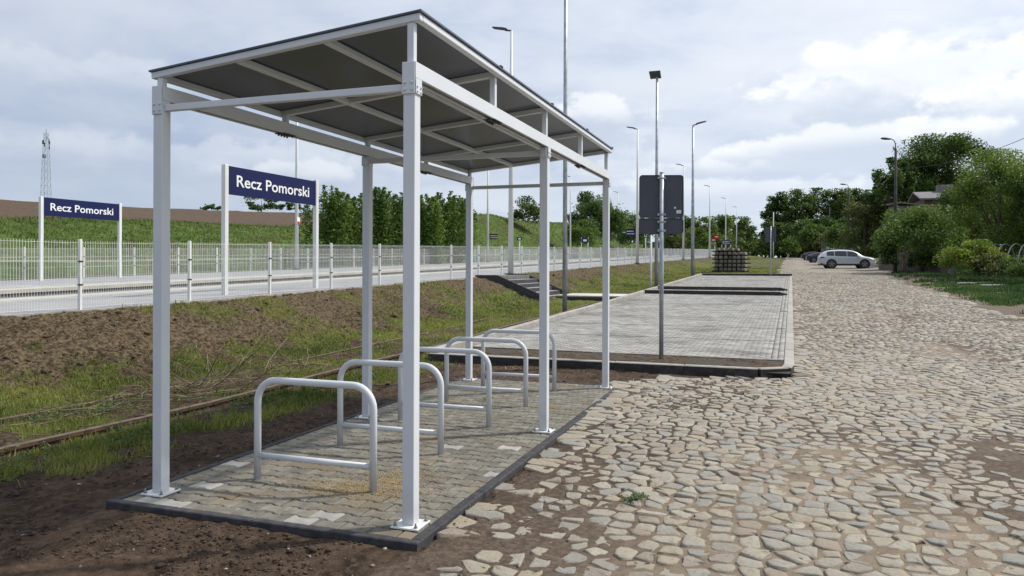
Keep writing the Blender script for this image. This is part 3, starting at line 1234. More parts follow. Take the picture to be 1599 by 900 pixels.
rack = thing('bicycle_stand', 'front one of the five light grey hoop stands under the shelter', 'bicycle stand', (-1.055, .527, 0), 0, 'hoop bicycle stands under the shelter')
hw, ht, br = .492, .745, .165
pts = [(-hw, 0, -.02), (-hw, 0, ht - br)] + arc((-hw + br, ht - br), br, math.pi, math.pi / 2)[1:] + arc((hw - br, ht - br), br, math.pi / 2, 0) + [(hw, 0, -.02)]
MB().tube(pts, .0265, 16).build('hoop', M['paint'], rack)
MB().tube([(-hw + .02, 0, .178), (hw - .02, 0, .178)], .0215, 14).build('cross_bar', M['paint'], rack)
for y, lab in ((1.675, 'second hoop stand from the front, partly behind the nearest shelter post'), (2.815, 'middle one of the five grey hoop stands'),
               (3.978, 'fourth hoop stand from the front, beside the far left post'), (5.15, 'rearmost hoop stand, close to the far end of the shelter')):
    dup(rack, (-1.062, y, 0), R(random.gauss(0, .5)), lab)

# ------------------------------------------------------------------ car park
HR = lambda s: float(zr(s))


def zc(s):
    """paved level of the car park"""
    return zr(s) + .10


carpark = None
ss_ = np.array([CP_S0 + .05, 10, 14, 20, 30, 40, CP_S1 - .05])
v_, f_ = [], []
for s in ss_:
    for t in (CP_T0 + .05, CP_T1 - .05):
        v_.append((*st(s, t), float(zc(s)) - .02))
f_ = [(2 * i, 2 * i + 1, 2 * i + 3, 2 * i + 2) for i in range(len(ss_) - 1)]
me = bpy.data.meshes.new('car_park')
me.from_pydata(v_, [], f_)
carpark = link('car_park', me, M['bed'], kind='structure')

KW = .15


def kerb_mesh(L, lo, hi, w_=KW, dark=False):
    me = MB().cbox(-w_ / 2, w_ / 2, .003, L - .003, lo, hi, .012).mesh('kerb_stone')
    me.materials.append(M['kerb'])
    me.materials.append(M['kerb_shade'])
    if dark:  # shade painted in: upright faces get the darkened concrete, tops stay pale
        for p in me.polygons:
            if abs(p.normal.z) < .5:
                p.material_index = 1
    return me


def kerb_line(s0, t0, s1, t1, hi0, name='kerb_stone', w_=KW, dark=False, step_len=1.0):
    """kerb stones laid end to end from one point to another; hi0(s) is their top"""
    L = math.hypot(s1 - s0, t1 - t0)
    n = max(1, round(L / step_len))
    for k in range(n):
        a, b = k / n, (k + 1) / n
        p0 = (*st(s0 + (s1 - s0) * a, t0 + (t1 - t0) * a), 0)
        p1 = (*st(s0 + (s1 - s0) * b, t0 + (t1 - t0) * b), 0)
        z0, z1 = hi0(s0 + (s1 - s0) * a), hi0(s0 + (s1 - s0) * b)
        A, B = Vector((p0[0], p0[1], z0)), Vector((p1[0], p1[1], z1))
        d = (B - A)
        l_ = d.length
        d.normalize()
        key = (round(l_, 3), w_, dark)
        if key not in kerb_cache:
            kerb_cache[key] = kerb_mesh(l_, -.30, 0.0, w_, dark)
        o = link(name, kerb_cache[key], None, carpark)
        y = d
        x = y.cross(Vector((0, 0, 1))).normalized()
        z = x.cross(y)
        o.matrix_basis = Matrix(((x.x, y.x, z.x, A.x), (x.y, y.y, z.y, A.y), (x.z, y.z, z.z, A.z + random.gauss(0, .0015)), (0, 0, 0, 1)))


kerb_cache = {}
KT = CP_T1 - KW / 2
near_top = lambda s: float(zc(s)) + .035
# right edge kerb, flush with the paving
kerb_line(8.0, KT, CP_S1 - .1, KT, lambda s: float(zc(s)) + .012)
# rounded near corner: three short stones
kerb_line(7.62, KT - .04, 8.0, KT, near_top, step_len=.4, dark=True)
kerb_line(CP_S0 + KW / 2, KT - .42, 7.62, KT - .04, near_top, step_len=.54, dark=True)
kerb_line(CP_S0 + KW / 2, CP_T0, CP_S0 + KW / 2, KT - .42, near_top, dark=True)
kerb_line(CP_S0 + KW / 2, CP_T0 + KW / 2, CP_S1, CP_T0 + KW / 2, lambda s: float(zc(s)) + .12)
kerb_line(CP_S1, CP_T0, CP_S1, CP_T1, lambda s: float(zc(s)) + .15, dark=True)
for s_bar in (26.6, 29.9):
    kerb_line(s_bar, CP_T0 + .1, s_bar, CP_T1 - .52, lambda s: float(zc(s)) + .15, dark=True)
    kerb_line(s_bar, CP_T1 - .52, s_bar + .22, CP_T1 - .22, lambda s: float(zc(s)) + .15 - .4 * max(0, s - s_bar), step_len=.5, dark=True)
# soil in the near strip
g_s = np.linspace(CP_S0 + KW, 8.66, 26)
g_t = np.linspace(CP_T0 + KW, KT - .02, 110)
a_, b_ = np.meshgrid(g_s, g_t, indexing='ij')
z_ = zc(a_) - .015 + .05 * (fbm(a_, b_, 4, 3, 7) - .5) + .04 * (fbm(a_, b_, 13, 2, 9) - .5)
cut = (b_ > KT - .40 + (a_ - CP_S0 - KW))
z_ = np.where(cut, z_ - .2, z_)
xx, yy_ = st(a_, b_)
link('soil_strip', fast_mesh('soil_strip', np.stack([xx, yy_, z_], -1).reshape(-1, 3), grid_faces(26, 110), True,
     {'grass': np.zeros(a_.size), 'bank': (np.ones(a_.size) * .5), 'field': np.zeros(a_.size), 'sand': np.zeros(a_.size)}), M['ground'], kind='structure')
# edging between soil and pavers
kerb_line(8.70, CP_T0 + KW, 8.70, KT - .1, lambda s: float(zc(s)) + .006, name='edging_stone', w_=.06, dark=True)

# pavers, 20 x 10 cm running bond; every 2.5 m a dark line marks a bay
PS0 = 8.74
pv = []
row = 0
s = PS0
while s < CP_S1 - .12:
    dark = any(abs(s - (PS0 + 2.5 * k)) < .051 for k in range(1, 16))
    t = CP_T0 + KW + (0.1 if row % 2 else 0) - .2
    while t < KT - KW / 2 - .21:
        a0, b0 = max(t, CP_T0 + KW + .004), min(t + .2, KT - KW / 2 - .2)
        if b0 - a0 > .03:
            pv.append((s, a0, b0, dark))
        t += .2
    # header column along the right kerb
    if row % 2 == 0:
        pv.append((s, KT - KW / 2 - .198, KT - KW / 2 - .10, dark and 'h'))
        pv.append((s, KT - KW / 2 - .098, KT - KW / 2 - .003, dark and 'h'))
    s += .1
    row += 1
pv = [p for p in pv if not any(abs(p[0] - b) < .16 and p[1] < CP_T1 - .4 for b in (26.6, 29.9))]
vis = [p for p in pv if p[0] < 12.5]
inv = [p for p in pv if visible_st(p[0], p[1])]
inv.sort(key=lambda p: p[0])
first = set(id(p) for p in inv[:300])
pm = {}
G = .0025


def paver_arrays(lst):
    n = len(lst)
    s0 = np.array([p[0] for p in lst]) + G
    ln = np.array([.2 if p[3] == 'h' or (p[2] - p[1] < .1 and p[1] > KT - KW / 2 - .25) else .1 for p in lst])
    s1 = s0 + ln - 2 * G
    t0 = np.array([p[1] for p in lst]) + G
    t1 = np.array([p[2] for p in lst]) - G
    dz = rng.normal(0, .0016, n)
    V = np.zeros((n, 8, 3))
    for k, (a, b, z, c) in enumerate(((s0, t0, -.012, 0), (s0, t1, -.012, 0), (s1, t1, -.012, 0), (s1, t0, -.012, 0),
                                      (s0, t0, 0, 1), (s0, t1, 0, 1), (s1, t1, 0, 1), (s1, t0, 0, 1))):
        ch = .004 * c
        aa = a + np.where(a is s0, ch, -ch)
        bb = b + np.where(b is t0, ch, -ch)
        x, y = st(aa, bb)
        V[:, k, 0], V[:, k, 1], V[:, k, 2] = x, y, zc(aa) + z + dz
    F = np.array([(4, 5, 6, 7), (0, 1, 5, 4), (1, 2, 6, 5), (2, 3, 7, 6), (3, 0, 4, 7)])
    return V, F


lists = {False: [], True: []}
for p in pv:
    if id(p) in first:
        V, F = paver_arrays([p])
        c = V[0].mean(0)
        me = fast_mesh('paver', V[0] - c, F)
        link('paver', me, M['cp_dark'] if p[3] else M['cp_paver'], carpark, tuple(c))
    else:
        lists[bool(p[3])].append(p)
for dk, nm in ((False, 'pavers'), (True, 'bay_line_pavers')):
    V, F = paver_arrays(lists[dk])
    n = len(V)
    Fs = (F[None] + 8 * np.arange(n)[:, None, None]).reshape(-1, 4)
    link(nm, fast_mesh(nm, V.reshape(-1, 3), Fs, False, {'tint': np.repeat(rng.random(n), 8)}), M['cp_dark'] if dk else M['cp_paver'], carpark, kind='stuff')

# ------------------------------------------------------------------ platforms


def strip_mesh(name, t0, t1, zoff0, zoff1=None, s0=-14, s1=240, drop=None, n=60):
    """sheet (and optional skirts) following the platform grade"""
    zoff1 = zoff0 if zoff1 is None else zoff1
    ss = np.concatenate([[s0], np.linspace(5.38, s1, n)])
    vs, fs = [], []
    cols = [(t0, zoff0), (t1, zoff1)]
    if drop:
        cols = [(t0, zoff0 - drop), (t0, zoff0), (t1, zoff1), (t1, zoff1 - drop)]
    m = len(cols)
    for s in ss:
        for t, z in cols:
            vs.append((*st(s, t), float(zp(s)) + z))
    for i in range(len(ss) - 1):
        for j in range(m - 1):
            fs.append((i * m + j, i * m + j + 1, (i + 1) * m + j + 1, (i + 1) * m + j))
    me = bpy.data.meshes.new(name)
    me.from_pydata(vs, [], fs)
    return me


nearp = link('near_platform', strip_mesh('near_platform', PLAT_EDGE + .02, PLAT_NEAR, 0, drop=.5), M['platform'], kind='structure')
link('edge_strip', strip_mesh('edge_strip', PLAT_EDGE, PLAT_EDGE + .75, .004, drop=.12), M['platform_strip'], nearp)
link('guide_strip', strip_mesh('guide_strip', PLAT_EDGE + 1.05, PLAT_EDGE + 1.25, .004), M['platform_strip'], nearp)
link('edge_kerb', strip_mesh('edge_kerb', PLAT_NEAR - .09, PLAT_NEAR + .03, .012, drop=.3), M['kerb'], nearp)
farp = link('far_platform', strip_mesh('far_platform', PLAT_BACK, PLAT_FAR_EDGE - .10, 0, drop=.5), M['platform'], kind='structure')
link('edge_slab', strip_mesh('edge_slab', PLAT_FAR_EDGE - .9, PLAT_FAR_EDGE + .04, .012, drop=.10), M['platform_strip'], farp)
wb = MB().cbox(-.12, 0, .006, .994, -.9, -.105, .01).mesh('wall_block')
for k in range(150):
    s = -6 + k
    o = link('wall_block', wb, M['block'], farp, (*st(s, PLAT_FAR_EDGE - .02 + random.gauss(0, .004)), float(zp(s))), ROADROT)
for t in (-14.83, -16.27):
    link('platform_track_rail', strip_mesh('platform_track_rail', t - .035, t + .035, -.62, drop=.12), M['rust'], label='steel rail lying between the two platforms', category='rail', group='rails between the platforms')

# ------------------------------------------------------------------ old siding: two rusty rails in the weeds


def rail_thing(t, s0, s1, lift, label):
    prof_ = [(-.062, -.14), (.062, -.14), (.062, -.128), (.012, -.115), (.010, -.045), (.035, -.038), (.036, -.004), (.028, 0), (-.028, 0), (-.036, -.004), (-.035, -.038), (-.010, -.045), (-.012, -.115), (-.062, -.128)]
    ss = np.arange(s0, s1 + .01, .5)
    vs, fs = [], []
    n = len(prof_)
    for s in ss:
        z = float(H0(np.array([s]), np.array([t]))[0]) + lift + .012 * math.sin(s * .9 + t)
        for a, b in prof_:
            vs.append((*st(s, t + a + .008 * math.sin(s * .4)), z + b))
    for i in range(len(ss) - 1):
        for j in range(n):
            fs.append((i * n + j, i * n + (j + 1) % n, (i + 1) * n + (j + 1) % n, (i + 1) * n + j))
    fs.append(tuple(range(n))[::-1])
    fs.append(tuple((len(ss) - 1) * n + j for j in range(n)))
    me = bpy.data.meshes.new('railway_rail')
    me.from_pydata(vs, [], fs)
    me.materials.append(M['rust'])
    me.materials.append(M['railhead'])
    for p in me.polygons:
        if p.index < (len(ss) - 1) * n and p.index % n in (6, 7, 8):
            p.material_index = 1
    return link('railway_rail', me, None, label=label, category='rail', group='rails of the disused siding')


rail_thing(-4.3, -9, 21, .09, 'rusty rail nearest the shelter, running through grass and weeds')
rail_thing(-5.80, -9, 19, .03, 'farther rusty rail, half buried below the soil bank')

# ------------------------------------------------------------------ platform steps and path slabs
steps = thing('platform_steps', 'dark edged concrete steps climbing the soil bank to the platform', 'steps', (*st(22.4, 0), 0), ROADROT)
SW = 3.6
z_top = float(zp(24)) + .02
z_bot = float(zr(24)) + .10
n_st = 5
t_top, t_bot = -8.15, -6.55
tread = (t_bot - t_top) / n_st
rise = (z_top - z_bot) / n_st
MB().cbox(PLAT_NEAR - .05, t_top, .12, SW - .12, z_top - .5, z_top, .01).build('landing', M['cp_dark'], steps)
for k in range(n_st):
    z1 = z_top - rise * (k + 1)
    t0 = t_top + tread * k
    MB().cbox(t0 + .002, t0 + tread + .05, .12, SW - .12, z1 - .6, z1, .012).build('step', M['edging'], steps)
    MB().box(t0 + .02, t0 + tread - .004, .13, SW - .13, z1 + .0005, z1 + .004).build('tread', M['step'], steps)
for y in (.05, SW - .05):
    mb = MB()
    pts_ = [(PLAT_NEAR - .05, z_top + .03), (t_top - .1, z_top + .03), (t_bot + .15, z_bot + .06), (t_bot + .15, z_bot - .5), (PLAT_NEAR - .05, z_bot - .5)]
    n = len(pts_)
    vs = [(a, y - .05, b) for a, b in pts_] + [(a, y + .05, b) for a, b in pts_]
    mb.add(vs, [tuple(range(n)), tuple(range(2 * n - 1, n - 1, -1))] + [(i, i + n, (i + 1) % n + n, (i + 1) % n) for i in range(n)])
    mb.build('side_kerb', M['edging'], steps)
path = link('footpath', MB().box(-6.4, -3.60, 0, 2.4, -.3, -.03).mesh('footpath'), M['bed'], loc=(*st(24.0, 0), float(zr(25.2)) + .085), rotz=ROADROT, kind='structure')
for i in range(3):
    for j in range(2):
        MB().cbox(-6.38 + i * .93 + .006, -6.38 + (i + 1) * .93 - .006, j * 1.2 + .006, (j + 1) * 1.2 - .006, -.03, .02, .008).build('path_slab', M['slab'], path)

# ------------------------------------------------------------------ mesh fences on the platforms
FH = 1.19
BAY = 2.5


def panel_mesh(detail=True):
    mb = MB()
    w_ = .0042
    n = 49 if detail else 49
    for k in range(n + 1):
        y = .03 + (BAY - .06) * k / n
        mb.box(-w_ / 2, w_ / 2, y - w_ / 2, y + w_ / 2, .03, FH)
    for z in (.05, .43, .45, .83, .85, FH - .035):
        mb.box(.0026, .0076, .01, BAY - .01, z - .0026, z + .0026)
    return mb.mesh('mesh_panel')


panel_me = panel_mesh()
post_me = MB().cbox(-.03, .03, -.02, .02, -.25, FH + .03, .006).mesh('post')
clamp_me = MB().box(-.036, .036, -.034, .034, -.012, .012).mesh('clamp')
for n_f, t, s0, nb, lab, zo in ((0, -9.22, 5.38 - 2.5 * 4, 51, 'white wire mesh fence along the top of the soil bank', .0),
                               (1, -24.55, 15.83 - 2.5 * 7, 50, 'white wire mesh fence at the back of the far platform', .0)):
    f = thing('platform_fence', lab, 'fence', (*st(s0, t), float(zp(s0))), ROADROT, 'mesh fences of the platforms')
    for k in range(nb + 1):
        s = s0 + BAY * k
        z = float(zp(s)) - float(zp(s0))
        if not (n_f == 0 and k == nb):
            z2 = float(zp(s + BAY)) - float(zp(s0))
            if not (n_f == 0 and 22 < s < 25.2 and False):
                p = link('mesh_panel', panel_me, M['fence'], f, (0, BAY * k, z))
                p.rotation_euler = (math.atan2(z2 - z, BAY), 0, 0)
        po = link('post', post_me, M['fence'], f, (0, BAY * k, z))
        link('clamp', clamp_me, M['black'], po, (0, 0, .44))
        link('clamp', clamp_me, M['black'], po, (0, 0, .84))

# ------------------------------------------------------------------ station name signs


def text_mesh(body, size, k=1.0, embolden=.010):
    cu = bpy.data.curves.new('lettering', 'FONT')
    cu.body = body
    cu.size = size
    cu.align_x = 'CENTER'
    cu.offset = embolden * size
    cu.extrude = .003
    cu.resolution_u = 4
    ob = bpy.data.objects.new('lettering', cu)
    COL.objects.link(ob)
    bpy.context.view_layer.update()
    dg = bpy.context.evaluated_depsgraph_get()
    me = bpy.data.meshes.new_from_object(ob.evaluated_get(dg))
    bpy.data.objects.remove(ob)
    co = np.zeros(len(me.vertices) * 3, dtype=np.float32)
    me.vertices.foreach_get('co', co)
    co = co.reshape(-1, 3)
    w_ = co[:, 0].max() - co[:, 0].min()
    co[:, 0] = (co[:, 0] - (co[:, 0].max() + co[:, 0].min()) / 2) * k
    me.vertices.foreach_set('co', co.ravel())
    me.materials.append(M['letter'])
    me.name = 'lettering'
    return me, w_ * k


# sign frame: local y runs along s, so the face looks along +x (towards the road)
TEXTROT = (R(90), 0, R(90))


def name_sign(s, t, L, label, zoff=0.0, h_=.66, top=3.0):
    z = float(zp(s))
    sgn = thing('station_sign', label, 'sign', (*st(s, t), z), ROADROT, 'station name signs')
    dz = (float(zp(s + L)) - z)
    for k in (0, 1):
        MB().cbox(-.055, .055, L * k - .055, L * k + .055, -.3 + dz * k, top + dz * k * .3 + .02, .008).build('post', M['whitepole'], sgn)
    b = MB().box(-.03, .03, .058, L - .058, top - h_, top).build('board', M['blue'], sgn, bevel=.004)
    full_me, full_w = text_mesh('Recz Pomorski', .385)
    sc_ = L * .80 / full_w
    ws = [text_mesh(wd, .385, sc_) for wd in ('Recz', 'Pomorski')]
    for (wm, ww), sgn_ in zip(ws, (-1, 1)):
        o = link('word', wm, None, b, (.0335, L / 2 + sgn_ * (L * .80 - ww) / 2, top - h_ * .69))
        o.rotation_euler = TEXTROT
    return sgn


name_sign(9.9, -10.1, 3.55, 'larger looking navy station name sign on white posts behind the near fence')
s_a, t_a = to_st(*at(64, 27.0))
s_b, t_b = to_st(*at(183, 30.2))
name_sign(s_a, t_a, s_b - s_a, 'navy station name sign on the far platform at the left')

# ------------------------------------------------------------------ lamps


def lamp(s, t, H, r0, r1, m, label, group, head='flat', dirn=-1, base='plate', zbase=None, name='street_lamp', extra_rot=0.0):
    x, y = st(s, t)
    z = gz(x, y) if zbase is None else zbase
    L = thing(name, label, 'lamp', (x, y, z), ROADROT, group)
    MB().tube([(0, 0, -.3), (0, 0, H * .5), (0, 0, H)], [r0, (r0 + r1) / 2, r1], 12).build('pole', m, L)
    if base == 'plate':
        MB().cbox(-.2, .2, -.2, .2, -.02, .05, .01).build('base_plate', M['dark_metal'], L)
    hd = MB()
    if head == 'flat':
        d = dirn
        hd.bar((0, 0, H + .0), (d * .28, 0, H + .05), .06, .06)
        vs = []
        for (a, wd, th) in ((.2, .07, .05), (.34, .13, .07), (.8, .12, .05), (.86, .08, .03)):
            zc_ = H + .045 + a * .20
            vs += [(d * a, -wd, zc_ - th / 2), (d * a, wd, zc_ - th / 2), (d * a, wd, zc_ + th / 2), (d * a, -wd, zc_ + th / 2)]
        fs = []
        for i in range(3):
            for j in range(4):
                fs.append((i * 4 + j, i * 4 + (j + 1) % 4, (i + 1) * 4 + (j + 1) % 4, (i + 1) * 4 + j))
        fs += [(3, 2, 1, 0), (12, 13, 14, 15)]
        hd.add(vs, fs)
        hd.build('lamp_head', M['dark_metal'], L)
    elif head == 'flood':
        q = Matrix.Rotation(R(-62), 4, 'X')
        vs = [q @ Vector((a * .25, b * .19, c)) for c in (0, .06) for a, b in ((-1.2, -1), (1, -1), (1.1, 1), (-1, 1))]
        vs = [(v.x - .08, v.y - .05, v.z + H + .12) for v in vs]
        hd.add(vs, [(3, 2, 1, 0), (4, 5, 6, 7), (0, 1, 5, 4), (1, 2, 6, 5), (2, 3, 7, 6), (3, 0, 4, 7)])
        hd.bar((0, 0, H - .06), (0, -.05, H + .14), .05, .05)
        hd.build('lamp_head', M['dark_metal'], L)
    elif head == 'cobra':
        d = dirn
        pts_ = [(0, 0, H), (d * .03, 0, H + .40), (d * .12, 0, H + .64), (d * .36, 0, H + .78)]
        MB().tube(pts_, .035, 8).build('arm', M['dark_metal'], L)
        vs, fs = [], []
        n = 8
        prof_ = [(.70, .05, .05), (.85, .11, .09), (1.15, .15, .12), (1.42, .12, .09), (1.52, .04, .03)]
        for (a, wd, th) in prof_:
            for k in range(n):
                an = 2 * math.pi * k / n
                vs.append((d * (a * .86 - .27), wd * math.cos(an), H + .74 + (a - .7) * .10 + th * math.sin(an) * (1 if math.sin(an) > 0 else .7)))
        for i in range(len(prof_) - 1):
            for k in range(n):
                fs.append((i * n + k, i * n + (k + 1) % n, (i + 1) * n + (k + 1) % n, (i + 1) * n + k))
        fs += [tuple(range(n)), tuple((len(prof_) - 1) * n + k for k in range(n))]
        hd.add(vs, fs, True)
        hd.build('lamp_head', M['dark_metal'], L)
    return L


def zst(Z, px):
    """road-frame position of a pixel column at a depth"""
    return to_st(*at(px, Z))


gG = 'galvanised lamps along the car park kerb'
lamp(*zst(22.35, 882), 11.2, .075, .05, M['galv'], 'tall galvanised lamp pole rising out of the picture behind the shelter', gG, dirn=1, base='')
lamp(*zst(37.0, 1025), 10.35, .10, .055, M['galv'], 'galvanised lamp with tilted floodlight head above the grey road sign', gG, head='flood', base='')
lamp(*zst(50.5, 1081.5), 10.2, .13, .06, M['galv'], 'galvanised lamp with arm to the right, left of the sleeper stack', gG, dirn=1, base='')
gN = 'lamps along the near platform'
for px, Z, lab in ((797.5, 32, 'white platform lamp standing at the head of the dark steps'), (995, 58, 'platform lamp just left of the grey sign back'),
                   (1067, 83, 'platform lamp just right of the grey sign back'), (1108, 110, 'platform lamp behind the red signal discs'),
                   (1133, 136, 'platform lamp rising behind the sleeper stack, left one'), (1150, 163, 'platform lamp rising behind the sleeper stack, right one')):
    s, t = zst(Z, px)
    lamp(s, t, 10.35, .125 if Z < 90 else .14, .05, M['whitepole'], lab, gN, zbase=float(zp(s)), name='platform_lamp')
gF = 'lamps along the far platform'
for px, Z, lab in ((463, 42.6, 'far platform lamp beside the larger name sign, red and white notice on it'), (761.5, 69.3, 'far platform lamp beside a dark hanging board'),
                   (890.5, 95, 'far platform lamp in front of the round bush'), (965, 121, 'far platform lamp beside the blue direction board')):
    s, t = zst(Z, px)
    L = lamp(s, t, 10.35, .12, .05, M['whitepole'], lab, gF, zbase=float(zp(s)), name='platform_lamp')
    if px == 463:
        MB().box(.10, .13, -.13, .13, 2.55, 2.95).build('notice', M['letter'], L)
        MB().box(.13, .135, -.11, .11, 2.55, 2.72).build('notice_band', M['red'], L)
gR = 'old concrete lamps along the right roadside'
for px, Z, yt, lab in ((1398, 57, 215, 'old dark lamp with curved arm, nearest on the right roadside'), (1325, 98, 287, 'old dark lamp behind the white car'),
                       (1295, 150, 317, 'small far lamp between white car and woodland')):
    x, y = at(px, Z)
    s, t = to_st(x, y)
    z0 = gz(x, y)
    Ht = zat(yt, Z) - z0 - .8
    k = 1 if Z < 90 else 1.25
    lamp(s, t, Ht, .15 * k, .085 * k, M['old_concrete'], lab, gR, head='cobra', dirn=-1, base='', name='roadside_lamp')
for px, Z, yt, lab in ((1207.5, 140, 331, 'pale lamp behind the small far road sign'), (1234, 190, 350, 'short lamp in front of the dark woodland')):
    x, y = at(px, Z)
    s, t = to_st(x, y)
    z0 = gz(x, y)
    lamp(s, t, zat(yt, Z) - z0, .12, .07, M['whitepole'], lab, gR, dirn=-1, base='', name='roadside_lamp')

# ------------------------------------------------------------------ road signs seen from behind


def road_sign(px, Z, W_, h1, h2, top, label, pole_r=.036):
    x, y = at(px, Z)
    s, t = to_st(x, y)
    z0 = gz(x, y) if not (CP_S0 < s < CP_S1 and CP_T0 < t < CP_T1) else float(zc(s))
    sg = thing('road_sign', label, 'road sign', (x, y, z0), R(17), 'road signs seen from behind')
    MB().tube([(0, 0, -.25), (0, 0, top)], pole_r, 14).tube([(0, 0, top), (0, 0, top + .012)], pole_r * 1.15, 14).build('pole', M['galv'], sg)
    zt = top - .03
    pan = []
    for a, b, nm in ((zt - h1, zt, 'upper_panel'), (zt - h1 - .012 - h2, zt - h1 - .012, 'lower_panel')):
        mb = MB()
        rr = .05
        poly = []
        for cx, cz, a0 in ((W_ / 2 - rr, b - rr, 0), (-W_ / 2 + rr, b - rr, 90), (-W_ / 2 + rr, a + rr, 180), (W_ / 2 - rr, a + rr, 270)):
            for k in range(5):
                an = R(a0 + k * 22.5)
                poly.append((cx + rr * math.cos(an), cz + rr * math.sin(an)))
        n = len(poly)
        y0 = pole_r + .016
        vs = [(p[0], y0, p[1]) for p in poly] + [(p[0], y0 + .003, p[1]) for p in poly]
        mb.add(vs, [tuple(range(n)), tuple(range(2 * n - 1, n - 1, -1))] + [(i + n, (i + 1) % n + n, (i + 1) % n, i) for i in range(n)])
        # folded rim
        for i in range(n):
            p, q = poly[i], poly[(i + 1) % n]
            mb.bar((p[0], y0 - .008, p[1]), (q[0], y0 - .008, q[1]), .004, .016, (0, 1, 0))
        pan.append(mb.build(nm, M['signback'], sg))
    for zz in (zt - .05, zt - h1 + .05, zt - h1 - .07, zt - h1 - h2 + .04):
        mb = MB().box(-pole_r * 1.7, pole_r * 1.7, pole_r * .1, pole_r + .013, zz - .018, zz + .018)
        mb.tube([(0, 0, zz - .016), (0, 0, zz + .016)], pole_r * 1.12, 14)
        for e in (-1, 1):
            mb.tube([(e * pole_r * 1.5, -.012, zz), (e * pole_r * 1.5, pole_r, zz)], .008, 6)
            mb.box(e * pole_r * 1.5 - .014, e * pole_r * 1.5 + .014, -.004, .004, zz - .016, zz + .016)
        mb.build('clamp', M['galv'], sg)
    return sg, pan, zt, W_


sg, pan, zt, W_ = road_sign(1033, 12.35, .72, .70, .255, 3.03, 'large grey back of a road sign standing in the soil strip by the car park')
y0 = .036 + .0155
MB().box(.245, .325, y0 - .012, y0 + .001, zt - .63, zt - .575).build('sticker', M['sticker'], pan[0])
MB().tube([(.225, y0 - .002, zt - .535), (.225, y0 + .001, zt - .535)], .018, 12).build('round_sticker', M['sticker'], pan[0])
road_sign(1203.5, 48.0, .70, .70, .26, 3.2, 'small far road sign back on a thin pole at the end of the car park', .034)
# bare galvanised post with its own clamp, left of the big sign
x, y = at(1016.5, 34)
t_ = thing('bare_post', 'thin bare galvanised post by the kerb left of the grey sign', 'post', (x, y, gz(x, y)), ROADROT)
MB().tube([(0, 0, -.2), (0, 0, 2.75)], .045, 10).build('pole', M['whitepole'], t_)
MB().box(-.06, .06, -.06, .06, 2.56, 2.64).build('clamp', M['dark_metal'], t_)

# ------------------------------------------------------------------ small platform signs far off


def board_sign(px, Z, y0, y1, w_px, label, material='blue', posts=1, glyphs=0, frame=False, cat='sign', name='platform_board', hang=False, base='plat'):
    x, y = at(px, Z)
    s, t = to_st(x, y)
    zb = float(zp(s)) if base == 'plat' else gz(x, y)
    za, zb2 = zat(y1, Z) - zb, zat(y0, Z) - zb
    w_ = w_px * Z / FPX
    o = thing(name, label, cat, (x, y, zb), YAW, 'small platform boards')
    b = MB().box(-w_ / 2, w_ / 2, -.03, .03, za, zb2).build('board', M[material], o)
    if posts == 1:
        MB().tube([(0, .06, -.1), (0, .06, zb2)], .045, 8).build('post', M['whitepole'], o)
    elif posts == 2:
        for e in (-1, 1):
            MB().tube([(e * w_ * .46, .06, -.1), (e * w_ * .46, .06, zb2 + .05)], .05, 8).build('post', M['whitepole'], o)
    elif posts == 3:
        MB().bar((-w_ / 2 - .25, 0, (za + zb2) / 2), (-w_ / 2, 0, (za + zb2) / 2), .05, .05).build('bracket', M['whitepole'], o)
    h_ = zb2 - za
    mb = MB()
    r0 = random.Random(px)
    if glyphs == 1:      # two rows of illegible pale print
        for row in (.66, .30):
            xx = -w_ * .38
            while xx < w_ * .36:
                ww = w_ * r0.uniform(.05, .12)
                mb.box(xx, xx + ww, -.036, -.031, za + h_ * (row - .07), za + h_ * (row + .07))
                xx += ww + w_ * r0.uniform(.03, .09)
    elif glyphs == 2:    # pictogram block
        mb.box(-w_ * .22, w_ * .26, -.036, -.031, za + h_ * .25, za + h_ * .72)
    elif glyphs == 3:    # white square ring
        for a, b_, c, d in ((-.36, .36, .24, .36), (-.36, .36, -.36, -.24), (-.36, -.24, -.24, .24), (.24, .36, -.24, .24)):
            mb.box(a * w_, b_ * w_, -.036, -.031, za + h_ * (.5 + c), za + h_ * (.5 + d))
    if mb.v:
        mb.build('print', M['letter'], b)
    return o


board_sign(770.5, 69, 366.5, 375, 12.5, 'dark display board on the far platform lamp, pale print in two rows', 'black', posts=3, glyphs=1)
board_sign(811, 60, 371.5, 376.5, 8, 'very small dark board on a thin white post right of the platform lamp', 'black', posts=1, glyphs=2)
board_sign(913, 92, 372.8, 379.5, 11, 'small navy board on two white posts in front of the green bank', 'blue', posts=2, glyphs=2)
board_sign(984, 60, 358, 369, 14.5, 'blue direction board with arrows and two rows of print', 'blue', posts=3, glyphs=1)
board_sign(1008, 66, 363.5, 371.5, 5.5, 'square board with a white ring on thin post under the grey sign', 'black', posts=1, glyphs=3)
board_sign(1134, 120, 375, 382, 15, 'dark far board low behind the sleeper stack', 'signback', posts=2, glyphs=1)
# red double disc marker above the stack
x, y = at(1116, 90)
zb = gz(x, y)
t_ = thing('red_signal', 'red shunting signal with double disc and green plate beyond the sleepers', 'signal', (x, y, zb), YAW)
MB().tube([(0, 0, -.2), (0, 0, zat(368, 90) - zb)], .05, 8).build('post', M['whitepole'], t_)
for dx, yy0 in ((-.18, 375), (.16, 370)):
    zz = zat(yy0, 90) - zb
    d = MB().tube([(dx, -.06, zz), (dx, -.1, zz)], .31, 14).build('disc', M['red'], t_)
    MB().box(dx - .18, dx + .18, -.115, -.102, zz - .05, zz + .05).build('stripe', M['letter'], d)
MB().box(-.1, .1, -.1, -.06, zat(384, 90) - zb, zat(380, 90) - zb).build('plate', M['green'], t_)

